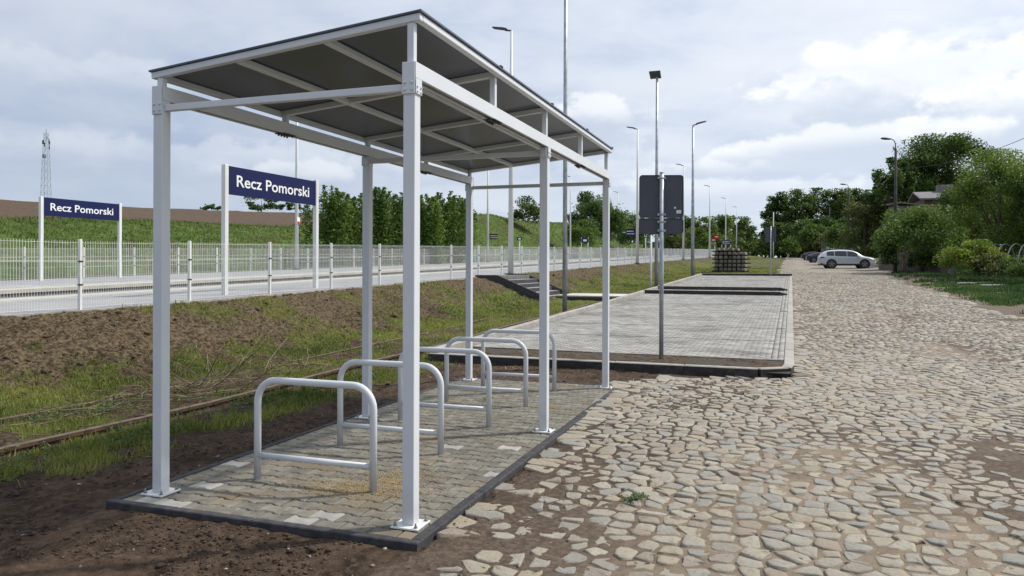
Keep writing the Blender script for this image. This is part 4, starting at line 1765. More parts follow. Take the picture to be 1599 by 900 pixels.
# ------------------------------------------------------------------ radio mast on the horizon
x, y = at(71.5, 400)
mast = thing('radio_mast', 'tall lattice radio mast with antennas on the horizon at the left', 'mast', (x, y, 8), .4)
Hm = zat(212, 400) - 8
mb = MB()
wid = lambda z: 1.6 * (1 - z / Hm) + .95
for a, b in ((-1, -1), (1, -1), (1, 1), (-1, 1)):
    mb.bar((a * wid(0), b * wid(0), 0), (a * wid(Hm * .85), b * wid(Hm * .85), Hm * .85), .16, .16)
    mb.bar((a * wid(Hm * .85), b * wid(Hm * .85), Hm * .85), (a * .6, b * .6, Hm), .14, .14)
mb.build('leg_frame', M['galv'], mast)
mb = MB()
nz = 16
for k in range(nz):
    z0, z1 = Hm * k / nz, Hm * (k + 1) / nz
    w0, w1 = wid(z0), wid(z1)
    for (a, b), (c, d) in (((-1, -1), (1, -1)), ((1, -1), (1, 1)), ((1, 1), (-1, 1)), ((-1, 1), (-1, -1))):
        mb.bar((a * w0, b * w0, z0), (c * w1, d * w1, z1),   .07, .07)
        mb.bar((c * w0, d * w0, z0), (a * w1, b * w1, z1),   .07, .07)
        mb.bar((a * w1, b * w1, z1), (c * w1, d * w1, z1), .07, .07)
mb.build('lattice', M['galv'], mast)
mb = MB()
for k in range(9):
    an, zz = random.uniform(0, 6.28), Hm * random.uniform(.80, .98)
    rr = wid(zz) + .5
    mb.box(rr * math.cos(an) - .2, rr * math.cos(an) + .2, rr * math.sin(an) - .2, rr * math.sin(an) + .2, zz - 1.0, zz + 1.0)
mb.tube([(0, 0, Hm), (0, 0, Hm + 2.5)], .1, 6)
mb.build('antenna', M['signback'], mast)

# ------------------------------------------------------------------ stack of concrete sleepers
SZ = 60.0
sx, sy = at(1139.5, SZ)
base_s, base_t = to_st(sx, sy)
zb = float(max(zr(base_s), gz(sx, sy))) + .02
slp = thing('concrete_sleeper', 'grey concrete sleeper in the tall stack beyond the car park', 'sleeper', (0, 0, 0), 0, 'concrete sleepers stacked beyond the car park')
mb = MB()
vs, fs = [], []
for (y, wd, h_) in ((0, .15, .22), (.75, .15, .22), (1.0, .115, .17), (1.5, .115, .17), (1.75, .15, .22), (2.5, .15, .22)):
    vs += [(-wd, y, 0), (wd, y, 0), (wd * .72, y, h_), (-wd * .72, y, h_)]
for i in range(5):
    for j in range(4):
        fs.append((i * 4 + j, i * 4 + (j + 1) % 4, (i + 1) * 4 + (j + 1) % 4, (i + 1) * 4 + j))
fs += [(3, 2, 1, 0), (20, 21, 22, 23)]
mb.add(vs, [f[::-1] for f in fs])
mb.build('beam', M['sleeper'], slp)
for y in (.38, 2.12):
    MB().box(-.09, .09, y - .17, y + .17, .221, .232).build('rail_seat', M['batten'], slp)
# parts sit on the thing itself, so the stack is a loop of copies
first_s = True
layers = [(7, 0), (7, 0), (7, 0), (7, 0), (7, 0), (5, .2)]
pitch = .345
zcur = zb + .10
btn = thing('timber_batten', 'dark timber batten between layers of the sleeper stack', 'batten', (0, 0, 0), 0, 'battens between the sleeper layers')
MB().box(-1.42, 1.42, -.05, .05, 0, .085).build('beam', M['batten'], btn)
used_b = False
for li, (n, sh) in enumerate(layers):
    for yy0 in (.45, 2.05):
        px_, py_ = st(base_s + yy0, base_t + random.gauss(0, .04))
        if not used_b:
            btn.location = (px_, py_, zcur - .085)
            btn.rotation_euler = (0, 0, ROADROT)
            used_b = True
        else:
            dup(btn, (px_, py_, zcur - .085), ROADROT + R(random.gauss(0, .7)))
    for k in range(n):
        tt_ = base_t + (k - (n - 1) / 2) * pitch - (.25 if n == 5 else 0) + random.gauss(0, .018)
        so = base_s + random.gauss(0, .07)
        loc = (*st(so, tt_), zcur)
        rz_ = ROADROT + R(random.gauss(0, .6))
        if first_s:
            slp.location = loc
            slp.rotation_euler = (0, 0, rz_)
            first_s = False
        else:
            dup(slp, loc, rz_)
    zcur += .235 + .085
# ------------------------------------------------------------------ parked cars


def car(name, label, x, y, z, rz, paint, L=4.77, Wd=1.88, Hc=1.69, wb=2.76, kind='suv'):
    """length along local +x (front), wheels on z = 0"""
    c = thing(name, label, 'car', (x, y, z), rz, 'cars parked along the fence')
    hw_ = Wd / 2
    f = L / 4.77
    v = Hc / 1.69
    # stations: x, underside, waist height, top height, half width low, half width waist, half width top
    if kind == 'suv':
        S = [(-2.38, .50, .80, .84, .70, .76, .70), (-2.33, .40, .98, 1.06, .82, .86, .70), (-2.20, .30, 1.06, 1.24, .90, .91, .66), (-1.98, .26, 1.09, 1.48, .93, .935, .63), (-1.62, .25, 1.09, 1.625, .935, .94, .62),
             (-.9, .25, 1.05, 1.69, .94, .94, .64), (0, .25, 1.02, 1.68, .94, .94, .64), (.55, .25, 1.00, 1.60, .94, .94, .63), (.95, .25, .99, 1.36, .94, .94, .64), (1.28, .25, .985, 1.10, .94, .935, .70),
             (1.75, .25, .93, 1.03, .935, .92, .68), (2.15, .28, .82, .93, .90, .87, .62), (2.33, .34, .70, .80, .78, .76, .55), (2.385, .42, .58, .64, .66, .64, .5)]
        win = [(-1.80, -1.18), (-1.12, -.12), (-.06, .80)]
    else:
        S = [(-2.38, .46, .76, .80, .70, .74, .66), (-2.32, .36, .90, .96, .82, .84, .66), (-2.15, .28, .95, 1.06, .88, .89, .62), (-1.75, .24, .96, 1.26, .90, .90, .60), (-1.3, .22, .95, 1.43, .90, .90, .58),
             (-.6, .22, .93, 1.50, .90, .90, .58), (0, .22, .92, 1.49, .90, .90, .58), (.45, .22, .91, 1.40, .90, .90, .58), (.85, .22, .90, 1.18, .90, .90, .60), (1.2, .22, .89, .97, .90, .89, .66),
             (1.75, .22, .84, .91, .89, .88, .62), (2.15, .26, .74, .82, .86, .82, .58), (2.33, .32, .62, .70, .74, .72, .5), (2.385, .4, .52, .56, .6, .58, .45)]
        win = [(-1.55, -1.0), (-.94, -.08), (-.02, .72)]
    S = [(a * f, b * v, c_ * v, d * v, e * hw_ / .94, g * hw_ / .94, h * hw_ / .94) for a, b, c_, d, e, g, h in S]
    vs, fs = [], []
    for (a, zb_, zw, zt_, wl, ww, wt_) in S:
        sec = [(0, zb_), (wl * .9, zb_), (wl, zb_ + .10), (ww * 1.0, zb_ + (zw - zb_) * .55), (ww * .985, zw - .03), (ww * .955, zw), (wt_ + (ww * .955 - wt_) * .25, zw + (zt_ - zw) * .80), (wt_ * .86, zt_ - .012), (0, zt_)]
        full = [(p, q) for p, q in sec] + [(-p, q) for p, q in sec[-2:0:-1]]
        vs += [(a, p, q) for p, q in full]
    n = 16
    for i in range(len(S) - 1):
        for k in range(n):
            fs.append((i * n + k, (i + 1) * n + k, (i + 1) * n + (k + 1) % n, i * n + (k + 1) % n))
    fs += [tuple(range(n)), tuple((len(S) - 1) * n + k for k in range(n))[::-1]]
    b = MB().add(vs, [q[::-1] for q in fs], True).build('body', paint, c)
    b.modifiers.new('smooth', 'SUBSURF').levels = 1
    b.modifiers['smooth'].render_levels = 2

    def side(xx, h):
        """half width of the body at a station and height"""
        for i in range(len(S) - 1):
            if S[i][0] <= xx <= S[i + 1][0]:
                k = (xx - S[i][0]) / (S[i + 1][0] - S[i][0])
                p = [S[i][j] + (S[i + 1][j] - S[i][j]) * k for j in range(7)]
                zw, zt_ = p[2], p[3]
                w1 = p[5] * .955
                w2 = p[6] + (w1 - p[6]) * .25
                q = (h - zw) / max(.05, (zt_ - zw) * .80)
                return w1 + (w2 - w1) * min(1, max(0, q)), zw, zt_
        return hw_, .9 * v, 1.4 * v
    for sgn_ in (-1, 1):
        for a0, a1 in win:
            a0, a1 = a0 * f, a1 * f
            mb = MB()
            vv, ff = [], []
            m = 5
            for i in range(m + 1):
                xx = a0 + (a1 - a0) * i / m
                _, zw, zt_ = side(xx, 0)
                for h in (zw + .03, zw + (zt_ - zw) * .45, zt_ - max(.06, (zt_ - zw) * .22)):
                    ww, _, _ = side(xx, h)
                    vv.append((xx, sgn_ * (ww + .012), h))
            for i in range(m):
                for k in range(2):
                    q = (i * 3 + k, (i + 1) * 3 + k, (i + 1) * 3 + k + 1, i * 3 + k + 1)
                    ff.append(q if sgn_ < 0 else q[::-1])
            mb.add(vv, ff, True).build('window', M['carglass'], c)
        # lower cladding, sill line, handles, mirror
        MB().box(-1.35 * f, 1.35 * f, sgn_ * hw_ * .985 - .02, sgn_ * hw_ * .985 + .02, .24, .40).build('sill_cladding', M['black'], c, bevel=.02)
        for a0 in (-.95, .05):
            MB().box(a0 * f, (a0 + .2) * f, sgn_ * hw_ * .985 - .015, sgn_ * hw_ * .985 + .02, .86 * v, .90 * v).build('door_handle', paint, c, bevel=.01)
        MB().box(.74 * f, .92 * f, sgn_ * (hw_ - .02), sgn_ * (hw_ + .17), 1.00 * v, 1.13 * v).build('mirror', paint, c, bevel=.03)
        MB().box(1.95 * f, 2.28 * f, sgn_ * .86 * hw_ - .06, sgn_ * .86 * hw_ + .06, .70 * v, .80 * v).build('headlight', M['headlight'], c, bevel=.03)
        MB().box(-2.36 * f, -1.98 * f, sgn_ * .90 * hw_ - .07, sgn_ * .93 * hw_ + .04, .90 * v, 1.02 * v).build('tail_light', M['taillight'], c, bevel=.03)
    # rear window and windscreen
    mb = MB()
    r0, r1 = S[2], S[3]
    mb.add([(r0[0] - .06, -.58, r0[3] - .18), (r0[0] - .06, .58, r0[3] - .18), (r1[0] - .14, .54, r1[3] - .08), (r1[0] - .14, -.54, r1[3] - .08)], [(0, 3, 2, 1)])
    mb.build('rear_window', M['carglass'], c)
    wr = .365 * (1 if kind == 'suv' else .88)
    for xx in (-wb / 2 - .02, wb / 2 - .02):
        for sgn_ in (-1, 1):
            yc = sgn_ * (hw_ - .11)
            MB().tube([(xx, yc - .13, wr + .01), (xx, yc + .13 , wr + .01)], wr + .085, 24).build('wheel_arch', M['black'], c)
            w_ = MB().tube([(xx, yc - .10, wr), (xx, yc - .07, wr), (xx, yc + .10, wr), (xx, yc + .139, wr)] if sgn_ > 0 else [(xx, yc - .139, wr), (xx, yc - .10, wr), (xx, yc + .07, wr), (xx, yc + .1, wr)],
                           [wr * .97, wr, wr, wr * .94] if sgn_ > 0 else [wr * .94, wr, wr, wr * .97], 24).build('wheel', M['black'], c)
            rim = MB()
            for k in range(5):
                an = 2 * math.pi * k / 5 + .3
                yr = yc + sgn_ * .145
                rim.bar((xx, yr, wr), (xx + wr * .62 * math.cos(an), yr, wr + wr * .62 * math.sin(an)), .02, .075, (0, 1, 0)) if False else rim.bar((xx, yr, wr), (xx + wr * .62 * math.cos(an), yr, wr + wr * .62 * math.sin(an)), .07, .02, (0, 1, 0))
            rim.tube([(xx, yc + sgn_ * .139, wr), (xx, yc + sgn_ * .15, wr)], wr * .2, 10)
            n = 20
            ring = [(xx + wr * .66 * math.cos(2 * math.pi * k / n), yc + sgn_ * .143, wr + wr * .66 * math.sin(2 * math.pi * k / n)) for k in range(n + 1)]
            for k in range(n):
                rim.bar(ring[k], ring[k + 1], .03, .02, (0, 1, 0))
            rim.build('rim', M['rim'], w_)
    MB().box(-2.40 * f, -2.33 * f, -.28, .28, .62 * v, .74 * v).build('number_plate', M['letter'], c)
    MB().box(-2.30 * f, -2.0 * f, -hw_ * .93, hw_ * .93, .26, .44).build('rear_bumper_cladding', M['black'], c, bevel=.03)
    return c


M['silver'] = mat('silver_car_paint', (.50, .53, .57), None, rough=.28, spec=.6, metal=.15)
M['navy'] = mat('dark_blue_car_paint', (.012, .018, .060), None, rough=.22, spec=.6)
M['maroon'] = mat('dark_maroon_car_paint', (.030, .012, .014), None, rough=.22, spec=.6)
M['carglass'] = mat('dark_car_glass', (.008, .009, .011), None, rough=.06, spec=.7)
M['headlight'] = mat('clear_headlight', (.55, .57, .58), None, rough=.1)
M['taillight'] = mat('dark_tail_light', (.05, .012, .012), None, rough=.2)
M['rim'] = mat('alloy_rim', (.28, .29, .30), None, rough=.35, metal=.5)


def car_at(px, Z, **kw):
    x, y = at(px, Z)
    return x, y, gz(x, y) + .02


x, y, z = car_at(1321.5, 68.5)
car('parked_car', 'silver white estate car parked broadside beside the cobbled road', x, y, z, ROADROT + R(7), M['silver'])
x, y, z = car_at(1286.5, 97)
car('parked_car', 'dark blue car half hidden behind the silver one', x, y, z, ROADROT + R(6), M['navy'], 4.35, 1.78, 1.47, 2.6, 'hatch')
x, y, z = car_at(1274, 117)
car('parked_car', 'dark maroon car, farthest of the three parked in a row', x, y, z, ROADROT + R(6), M['maroon'], 4.3, 1.78, 1.5, 2.6, 'hatch')

# ------------------------------------------------------------------ leaves, trees


def leaf_mesh(name, P, size, r_, tint, upb=.4, aspect=.62):
    n = len(P)
    size = np.broadcast_to(np.asarray(size, float), (n,))
    N = r_.normal(size=(n, 3))
    N[:, 2] = np.abs(N[:, 2]) + upb
    N /= np.linalg.norm(N, axis=1, keepdims=True)
    a = r_.normal(size=(n, 3))
    U = np.cross(N, a)
    U /= np.linalg.norm(U, axis=1, keepdims=True) + 1e-9
    V = np.cross(N, U)
    s = (size * r_.uniform(.6, 1.25, n))[:, None]
    droop = N * s * .22
    vs = np.stack([P - U * s * .5, P + V * s * .5 * aspect - U * s * .05 - droop * .3, P + U * s * .5 - droop, P - V * s * .5 * aspect - U * s * .05 - droop * .3], 1).reshape(-1, 3)
    fs = np.arange(4 * n).reshape(n, 4)
    return vs, fs, np.repeat(tint, 4)


def crown_points(shape, w_, d_, h_, n, r_, clumps=26):
    """leaf positions in a crown whose base is z=0 and top z=h_; and a tint for each leaf"""
    P, T = [], []
    if shape == 'shoots':
        k = clumps
        for i in range(k):
            an, rr = r_.uniform(0, 6.28), math.sqrt(r_.uniform(0, 1)) * .92
            cx, cy = rr * math.cos(an) * w_ / 2, rr * math.sin(an) * d_ / 2
            hh = h_ * r_.uniform(.78, 1.0) * (1 - .14 * rr * rr)
            m = n // k
            zz = hh * (1 - r_.uniform(0, 1, m) ** 1.3)
            rad = (.15 * w_ * .5 + .26) * np.clip((hh - zz) / (hh * .30), .10, 1) ** .7
            q = r_.normal(size=(m, 2)) * rad[:, None] * .6
            lean = r_.normal(0, .05, 2) * hh
            P.append(np.stack([cx + q[:, 0] + lean[0] * (zz / hh), cy + q[:, 1] + lean[1] * (zz / hh), zz], 1))
            T.append(np.clip(r_.uniform(.1, .7) + r_.normal(0, .2, m), 0, 1))
        return np.concatenate(P), np.concatenate(T)
    for i in range(clumps):
        u = r_.normal(size=3)
        u /= np.linalg.norm(u)
        rr = r_.uniform(.35, 1) ** .6
        if shape == 'round':
            c = np.array([u[0] * rr * w_ * .40, u[1] * rr * d_ * .40, h_ * (.5 + u[2] * rr * .40)])
        elif shape == 'weep':
            c = np.array([u[0] * rr * w_ * .42, u[1] * rr * d_ * .42, h_ * (.52 + u[2] * rr * .42)])
        elif shape == 'bush':
            c = np.array([u[0] * rr * w_ * .42, u[1] * rr * d_ * .42, h_ * (.30 + abs(u[2]) * rr * .48)])
        else:
            c = np.array([u[0] * rr * w_ * .44, u[1] * rr * d_ * .44, h_ * (.46 + u[2] * rr * .44)])
        cr = min(w_, h_) * r_.uniform(.13, .24)
        m = max(8, int(n / clumps * r_.uniform(.6, 1.4)))
        q = r_.normal(size=(m, 3))
        q /= np.linalg.norm(q, axis=1, keepdims=True) + 1e-9
        q *= (r_.uniform(0, 1, m) ** .45)[:, None] * cr
        q[:, 2] *= .75
        if shape == 'weep':
            q[:, 2] = -np.abs(q[:, 2]) * 2.2
            q[:, :2] *= .6
        p = c + q
        p[:, 2] = np.abs(p[:, 2])
        P.append(p)
        T.append(np.clip(r_.uniform(.05, .75) + r_.normal(0, .18, m), 0, 1))
    P = np.concatenate(P)
    T = np.concatenate(T)
    # a few loose sprays outside the clumps
    m = n // 70
    u = r_.normal(size=(m, 3))
    u /= np.linalg.norm(u, axis=1, keepdims=True)
    s = r_.uniform(.7, .98, (m, 1))
    c = np.stack([u[:, 0] * w_ * .48, u[:, 1] * d_ * .48, h_ * .5 + u[:, 2] * h_ * .47], 1) * np.array([1, 1, 1]) * s
    c[:, 2] = np.clip(c[:, 2], .1, h_)
    P, T = np.concatenate([P, c]), np.concatenate([T, r_.uniform(.3, 1, m)])
    # let the crown fill its box
    hi = np.percentile(P[:, 2], 98.5)
    P[:, 2] = np.minimum(P[:, 2] * h_ / hi, h_ * 1.04)
    for ax_, ex in ((0, w_), (1, d_)):
        q = np.percentile(np.abs(P[:, ax_]), 97)
        P[:, ax_] *= ex * .5 / q
    return P, T


def tree(name, label, cat, px, Z, ytop, ybase, wpx, shape, leafm, group=None, leaf_px=4.2, dens=2.6, clumps=30, trunk=True, depth=None, seed=0, zbot=None, rotz=0.0):
    x, y = at(px, Z)
    z0 = gz(x, y) - .05
    top = zat(ytop, Z) - z0
    bot = max(0.0, zat(ybase, Z) - z0) if zbot is None else zbot
    w_ = wpx * Z / FPX
    h_ = top - bot
    d_ = depth or min(w_, h_ * 1.5)
    leaf = max(.07, leaf_px * Z / FPX)
    n = int(min(30000, max(700, dens * (w_ * h_) / (leaf * leaf * .5) * 4.2)))
    r_ = np.random.default_rng(seed + int(px * 7 + Z))
    P, T = crown_points(shape, w_, d_, h_, n, r_, clumps)
    P[:, 2] += bot
    vs, fs, tt = leaf_mesh('crown', P, leaf, r_, T)
    o = thing(name, label, cat, (x, y, z0), rotz, group)
    link('crown', fast_mesh('crown', vs, fs, False, {'tint': tt}), M[leafm], o)
    if trunk:
        mb = MB()
        r0 = max(.05, top * .022)
        lean = r_.normal(0, .02, 2) * top
        mid = (lean[0], lean[1], bot + h_ * .45)
        mb.tube([(0, 0, -.2), (lean[0] * .4, lean[1] * .4, mid[2] * .5), mid, (lean[0], lean[1], bot + h_ * .8)], [r0 * 1.25, r0, r0 * .75, r0 * .3], 9)
        for k in range(7):
            q = P[r_.integers(len(P))]
            a = r_.uniform(.25, .8)
            s_ = (lean[0] * a, lean[1] * a, mid[2] * a)
            mb.tube([s_, ((s_[0] + q[0]) / 2, (s_[1] + q[1]) / 2, (s_[2] * .4 + q[2] * .6)), tuple(q)], [r0 * .45, r0 * .28, r0 * .1], 6)
        mb.build('trunk', M['bark'], o)
    return o


M['leaf_hedge'] = leaf_mat('hedge_leaves', (.046, .092, .018), (.165, .24, .058))
gH = 'leafy shrubs in a row behind the far fence'
hedge = [(517, 53, 291, 60, 'tallest tipped shrub right beside the larger name sign'), (551, 55, 300, 44, 'leafy upright shrub left of the middle left shelter post'),
         (590, 57, 289, 52, 'leafy upright shrub just right of the middle left shelter post'), (625, 59, 297, 44, 'leafy upright shrub left of the nearest shelter post'),
         (664, 61, 299, 46, 'lighter upright shrub right of the nearest shelter post'), (697, 64, 295, 44, 'pale tipped shrub left of the far left shelter post'), (719, 68, 303, 28, 'narrow end shrub right at the far left shelter post')]
for i, (px, Z, yt, wpx, lab) in enumerate(hedge):
    tree('tall_shrub', lab, 'shrub', px, Z, yt, 392, wpx * 1.35, 'shoots', 'leaf_hedge', gH, 4.4, 2.6, 34, False, depth=3.2, zbot=0.0)
gB = 'trees and bushes on the left skyline'
L_ = [('bush', 'low round bush on the skyline left of the larger name sign', 330, 98, 322, 331, 30, 'bush', 'leaf_dark'),
      ('tree', 'wide bare limbed tree under the larger name sign board', 408, 104, 308, 333, 48, 'round', 'leaf_dark'),
      ('bush', 'low hedge bush between the lone tree and the sign post', 448, 108, 319, 334, 46, 'bush', 'leaf_dark'),
      ('bush', 'round bush on the bank between the two rear shelter posts', 823, 112, 309, 350, 44, 'bush', 'leaf_mid'),
      ('bush', 'large dome shaped dark bush left of the far right shelter post', 921, 112, 304, 362, 74, 'bush', 'leaf_dark'),
      ('bush', 'dark bush below the dome shaped one', 912, 100, 346, 392, 50, 'bush', 'leaf_mid'),
      ('bush', 'bush behind the far right shelter post', 958, 112, 322, 388, 52, 'bush', 'leaf_mid'),
      ('bush', 'dark undergrowth bush behind the blue direction board', 985, 118, 340, 392, 50, 'bush', 'leaf_dark'),
      ('tree', 'light green tree left of the grey sign back', 1005, 150, 330, 390, 52, 'round', 'leaf_fresh'),
      ('tree', 'olive coloured tree under the grey sign back', 1046, 140, 352, 392, 44, 'bush', 'leaf_olive'),
      ('bush', 'fresh green bush behind the red signal', 1090, 150, 358, 395, 44, 'bush', 'leaf_fresh')]
for (nm, lab, px, Z, yt, yb, wpx, shp, lm) in L_:
    tree(nm, lab, nm, px, Z, yt, yb, wpx, shp, lm, gB, 3.4, 2.0, 24, nm == 'tree', zbot=0.0 if shp == 'bush' else None)

# woodland that reads as one mass: crowns joined into one object each


def woods(name, rows, leafm, seed):
    r_ = np.random.default_rng(seed)
    V, F, T = [], [], []
    o = 0
    tr = MB()
    for (px, Z, yt, wpx) in rows:
        x, y = at(px, Z)
        z0 = gz(x, y)
        h_ = zat(yt, Z) - z0
        w_ = wpx * Z / FPX
        leaf = 3.6 * Z / FPX
        n = int(1.9 * w_ * h_ / (leaf * leaf * .5) * 5.5)
        P, t_ = crown_points('other', w_, w_ * .8, h_, min(n, 12000), r_, 44)
        t_ = np.clip(t_ + r_.uniform(-.35, .3), 0, 1)
        P += np.array([x, y, z0])
        vs, fs, tt = leaf_mesh(name, P, leaf, r_, t_)
        V.append(vs)
        F.append(fs + o)
        T.append(tt)
        o += len(vs)
        tr.tube([(x, y, z0 - .3), (x, y, z0 + h_ * .6)], [.35, .15], 7)
    link(name, fast_mesh(name, np.concatenate(V), np.concatenate(F), False, {'tint': np.concatenate(T)}), M[leafm], kind='stuff',
         label='distant woodland closing the view', category='woodland')
    tr.build(name + '_trunks', M['bark'], kind='stuff', label='trunks within the distant woodland', category='trunks')


rows = [(px_, 260 + (px_ * 7) % 30, 378 + (px_ * 13) % 9, 34) for px_ in range(985, 1200, 14)] + [(1050, 210, 338, 44), (1072, 200, 339, 40), (1098, 190, 341, 40), (1122, 205, 338, 40), (1146, 215, 339, 38), (1160, 230, 341, 34), (1172, 240, 354, 24), (1182, 250, 372, 20),
        (1060, 180, 362, 40), (1088, 175, 366, 40), (1120, 180, 366, 44), (1150, 190, 372, 40), (1176, 230, 380, 30), (1190, 280, 386, 24)]
woods('distant_woods', rows, 'leaf_mid', 5)
rows = [(px_, 175 + (px_ * 7) % 20, 352 + (px_ * 13) % 22, 48) for px_ in range(1206, 1700, 20)] + [(px_, 128 + (px_ * 5) % 8, 374 + (px_ * 13) % 12, 36) for px_ in range(1330, 1700, 20)] + [(1204, 165, 309, 30), (1222, 165, 304, 44), (1250, 160, 299, 54), (1280, 165, 297, 52), (1310, 160, 297, 54), (1338, 165, 298, 52), (1365, 160, 300, 54), (1392, 160, 298, 52), (1420, 165, 296, 56),
        (1203, 155, 345, 24), (1216, 150, 350, 34), (1250, 150, 345, 48), (1290, 148, 340, 48), (1330, 146, 342, 48), (1370, 146, 340, 48), (1415, 150, 330, 52), (1460, 150, 310, 60), (1510, 150, 305, 60), (1560, 150, 305, 60), (1600, 150, 300, 60), (1650, 150, 300, 70)]
woods('roadside_woods', rows, 'leaf_dark', 6)

M['leaf_bright'] = leaf_mat('elder_leaves', (.085, .13, .02), (.22, .27, .05))
gG_ = 'garden trees on the right'
Rr = [('tree', 'big rounded dark tree towering above the house roof', 1478, 92, 214, 330, 118, 'round', 'leaf_dark', 40),
      ('tree', 'second dark crown left of the towering one', 1425, 90, 244, 345, 80, 'round', 'leaf_dark', 26),
      ('weeping_tree', 'hanging dark tree behind the nearest roadside lamp', 1392, 84, 252, 370, 56, 'weep', 'leaf_dark', 30),
      ('tree', 'light yellowish tree left of the nearest roadside lamp', 1348, 86, 318, 405, 56, 'other', 'leaf_olive', 24),
      ('bush', 'bright bush in front of the dark woodland', 1234, 140, 370, 399, 26, 'bush', 'leaf_fresh', 16),
      ('bush', 'pale bush left of the silver car roof', 1270, 128, 352, 398, 40, 'bush', 'leaf_mid', 18),
      ('bush', 'olive bush above the dark blue car', 1290, 122, 366, 400, 36, 'bush', 'leaf_olive', 18),
      ('bush', 'green bush above the silver car roof', 1312, 112, 350, 402, 44, 'bush', 'leaf_mid', 20),
      ('tree', 'broad leaning fruit tree below the house window', 1440, 54, 326, 424, 124, 'bush', 'leaf_mid', 34),
      ('tree', 'tall fruit tree with upright shoots at the right edge', 1560, 47, 240, 415, 140, 'other', 'leaf_fresh', 34),
      ('tree', 'dark dense tree behind the fruit trees', 1535, 60, 290, 425, 110, 'other', 'leaf_mid', 30),
      ('tree', 'tree cut off by the right picture edge', 1650, 44, 262, 420, 120, 'other', 'leaf_mid', 26),
      ('bush', 'yellow green elder bush beside the old concrete post', 1522, 40.0, 376, 433, 84, 'bush', 'leaf_bright', 22),
      ('bush', 'dull olive bush between the elder and the plastic hoops', 1556, 38.2, 396, 440, 62, 'bush', 'leaf_olive', 18),
      ('bush', 'low green bush at the right edge under the hoops', 1592, 35.4, 402, 452, 66, 'bush', 'leaf_mid', 18),
      ('bush', 'dark shrub in front of the fence by the roadside lamp', 1389, 55, 382, 420, 22, 'bush', 'leaf_dark', 12),
      ('bush', 'leafy bush growing up against the small dark shed', 1412, 62, 329, 424, 60, 'bush', 'leaf_mid', 22),
      ('bush', 'dark undergrowth bush behind the board fence', 1455, 53, 390, 428, 56, 'bush', 'leaf_dark', 16)]
for (nm, lab, px, Z, yt, yb, wpx, shp, lm, cl_) in Rr:
    tree(nm, lab, 'bush' if nm == 'bush' else 'tree', px, Z, yt, yb, wpx, shp, lm, gG_, 3.8, 2.7, cl_ + 10, nm != 'bush', zbot=0.0 if shp == 'bush' else None)

# ------------------------------------------------------------------ house and shed among the trees
x, y = at(1478, 74)
z0 = gz(x, y)
ho = thing('garden_house', 'brown house with grey roof and white window half hidden by trees', 'house', (x, y, z0), YAW - R(18))
zt0, ze = zat(300, 74) - z0, zat(312, 74) - z0
hl, hd_ = 2.5, 3.0
wall = MB()
vs = [(-hl, -hd_, -.3), (hl, -hd_, -.3), (hl, hd_, -.3), (-hl, hd_, -.3), (-hl, -hd_, ze), (hl, -hd_, ze), (hl, hd_, ze), (-hl, hd_, ze)]
wall.add(vs, [(0, 1, 5, 4), (1, 2, 6, 5), (2, 3, 7, 6), (3, 0, 4, 7), (4, 5, 6, 7)]).build('wall', M['house_wall'], ho)
rf = MB()
ov = .5
for sgn_ in (-1, 1):
    a = Vector((0, sgn_ * (hd_ + ov), ze - .15))
    b = Vector((0, 0, zt0))
    d = Vector((0, -sgn_ * (zt0 - ze + .15), 0))
    vs = [(-hl - ov, a.y, a.z), (hl + ov, a.y, a.z), (hl + ov, 0, zt0), (-hl - ov, 0, zt0), (-hl - ov, a.y, a.z + .14), (hl + ov, a.y, a.z + .14), (hl + ov, 0, zt0 + .14), (-hl - ov, 0, zt0 + .14)]
    rf.add(vs, [(0, 3, 2, 1), (4, 5, 6, 7), (0, 1, 5, 4), (1, 2, 6, 5), (2, 3, 7, 6), (3, 0, 4, 7)])
rfo = rf.build('roof', M['roof_sheet'], ho)
MB().box(-.9, .5, -.5, .4, zt0 - .6, zt0 + .75).build('chimney', M['post_concrete'], rfo)
zw = zat(318, 74) - z0
wn = MB()
wx = .1
for a, b_, c, d in ((-.62, .62, .52, .60), (-.62, .62, -.60, -.52), (-.62, -.54, -.52, .52), (.54, .62, -.52, .52), (-.04, .04, -.52, .52)):
    wn.box(wx + a, wx + b_, -hd_ - .06, -hd_ + .02, zw + c, zw + d)
wn = wn.build('window', M['letter'], ho)
MB().box(wx - .54, wx + .54, -hd_ - .02, -hd_ - .005, zw - .52, zw + .52).build('pane', M['carglass'], wn)
x, y = at(1418, 70)
z0 = gz(x, y)
sh = thing('garden_shed', 'small dark shed with pale sheet roof beside the roadside lamp', 'shed', (x, y, z0), YAW)
ze = zat(322, 70) - z0
MB().box(-1.3, 1.3, -1, 1, -.2, ze).build('wall', M['old_wood'], sh)
MB().bar((-1.5, 0, ze + .28), (1.5, 0, ze + .02), 2.4, .1, (0, 0, 1)).build('roof', M['roof_sheet'], sh)
x, y = at(1301, 118)
z0 = gz(x, y)
sh = thing('garden_shed', 'far little grey shed with pale wall above the silver car', 'shed', (x, y, z0), YAW)
ze = zat(379, 118) - z0
MB().box(-1.5, 3.0, -1, 1, -.2, ze).build('wall', M['roof_sheet'], sh)
MB().box(-1.5, -.3, -1.04, -1.005, ze - 1.0, ze - .1).build('door', M['letter'], sh)
MB().bar((-1.8, 0, ze + .10), (3.3, 0, ze + .10), 2.4, .12, (0, 0, 1)).build('roof', M['roof_sheet'], sh)

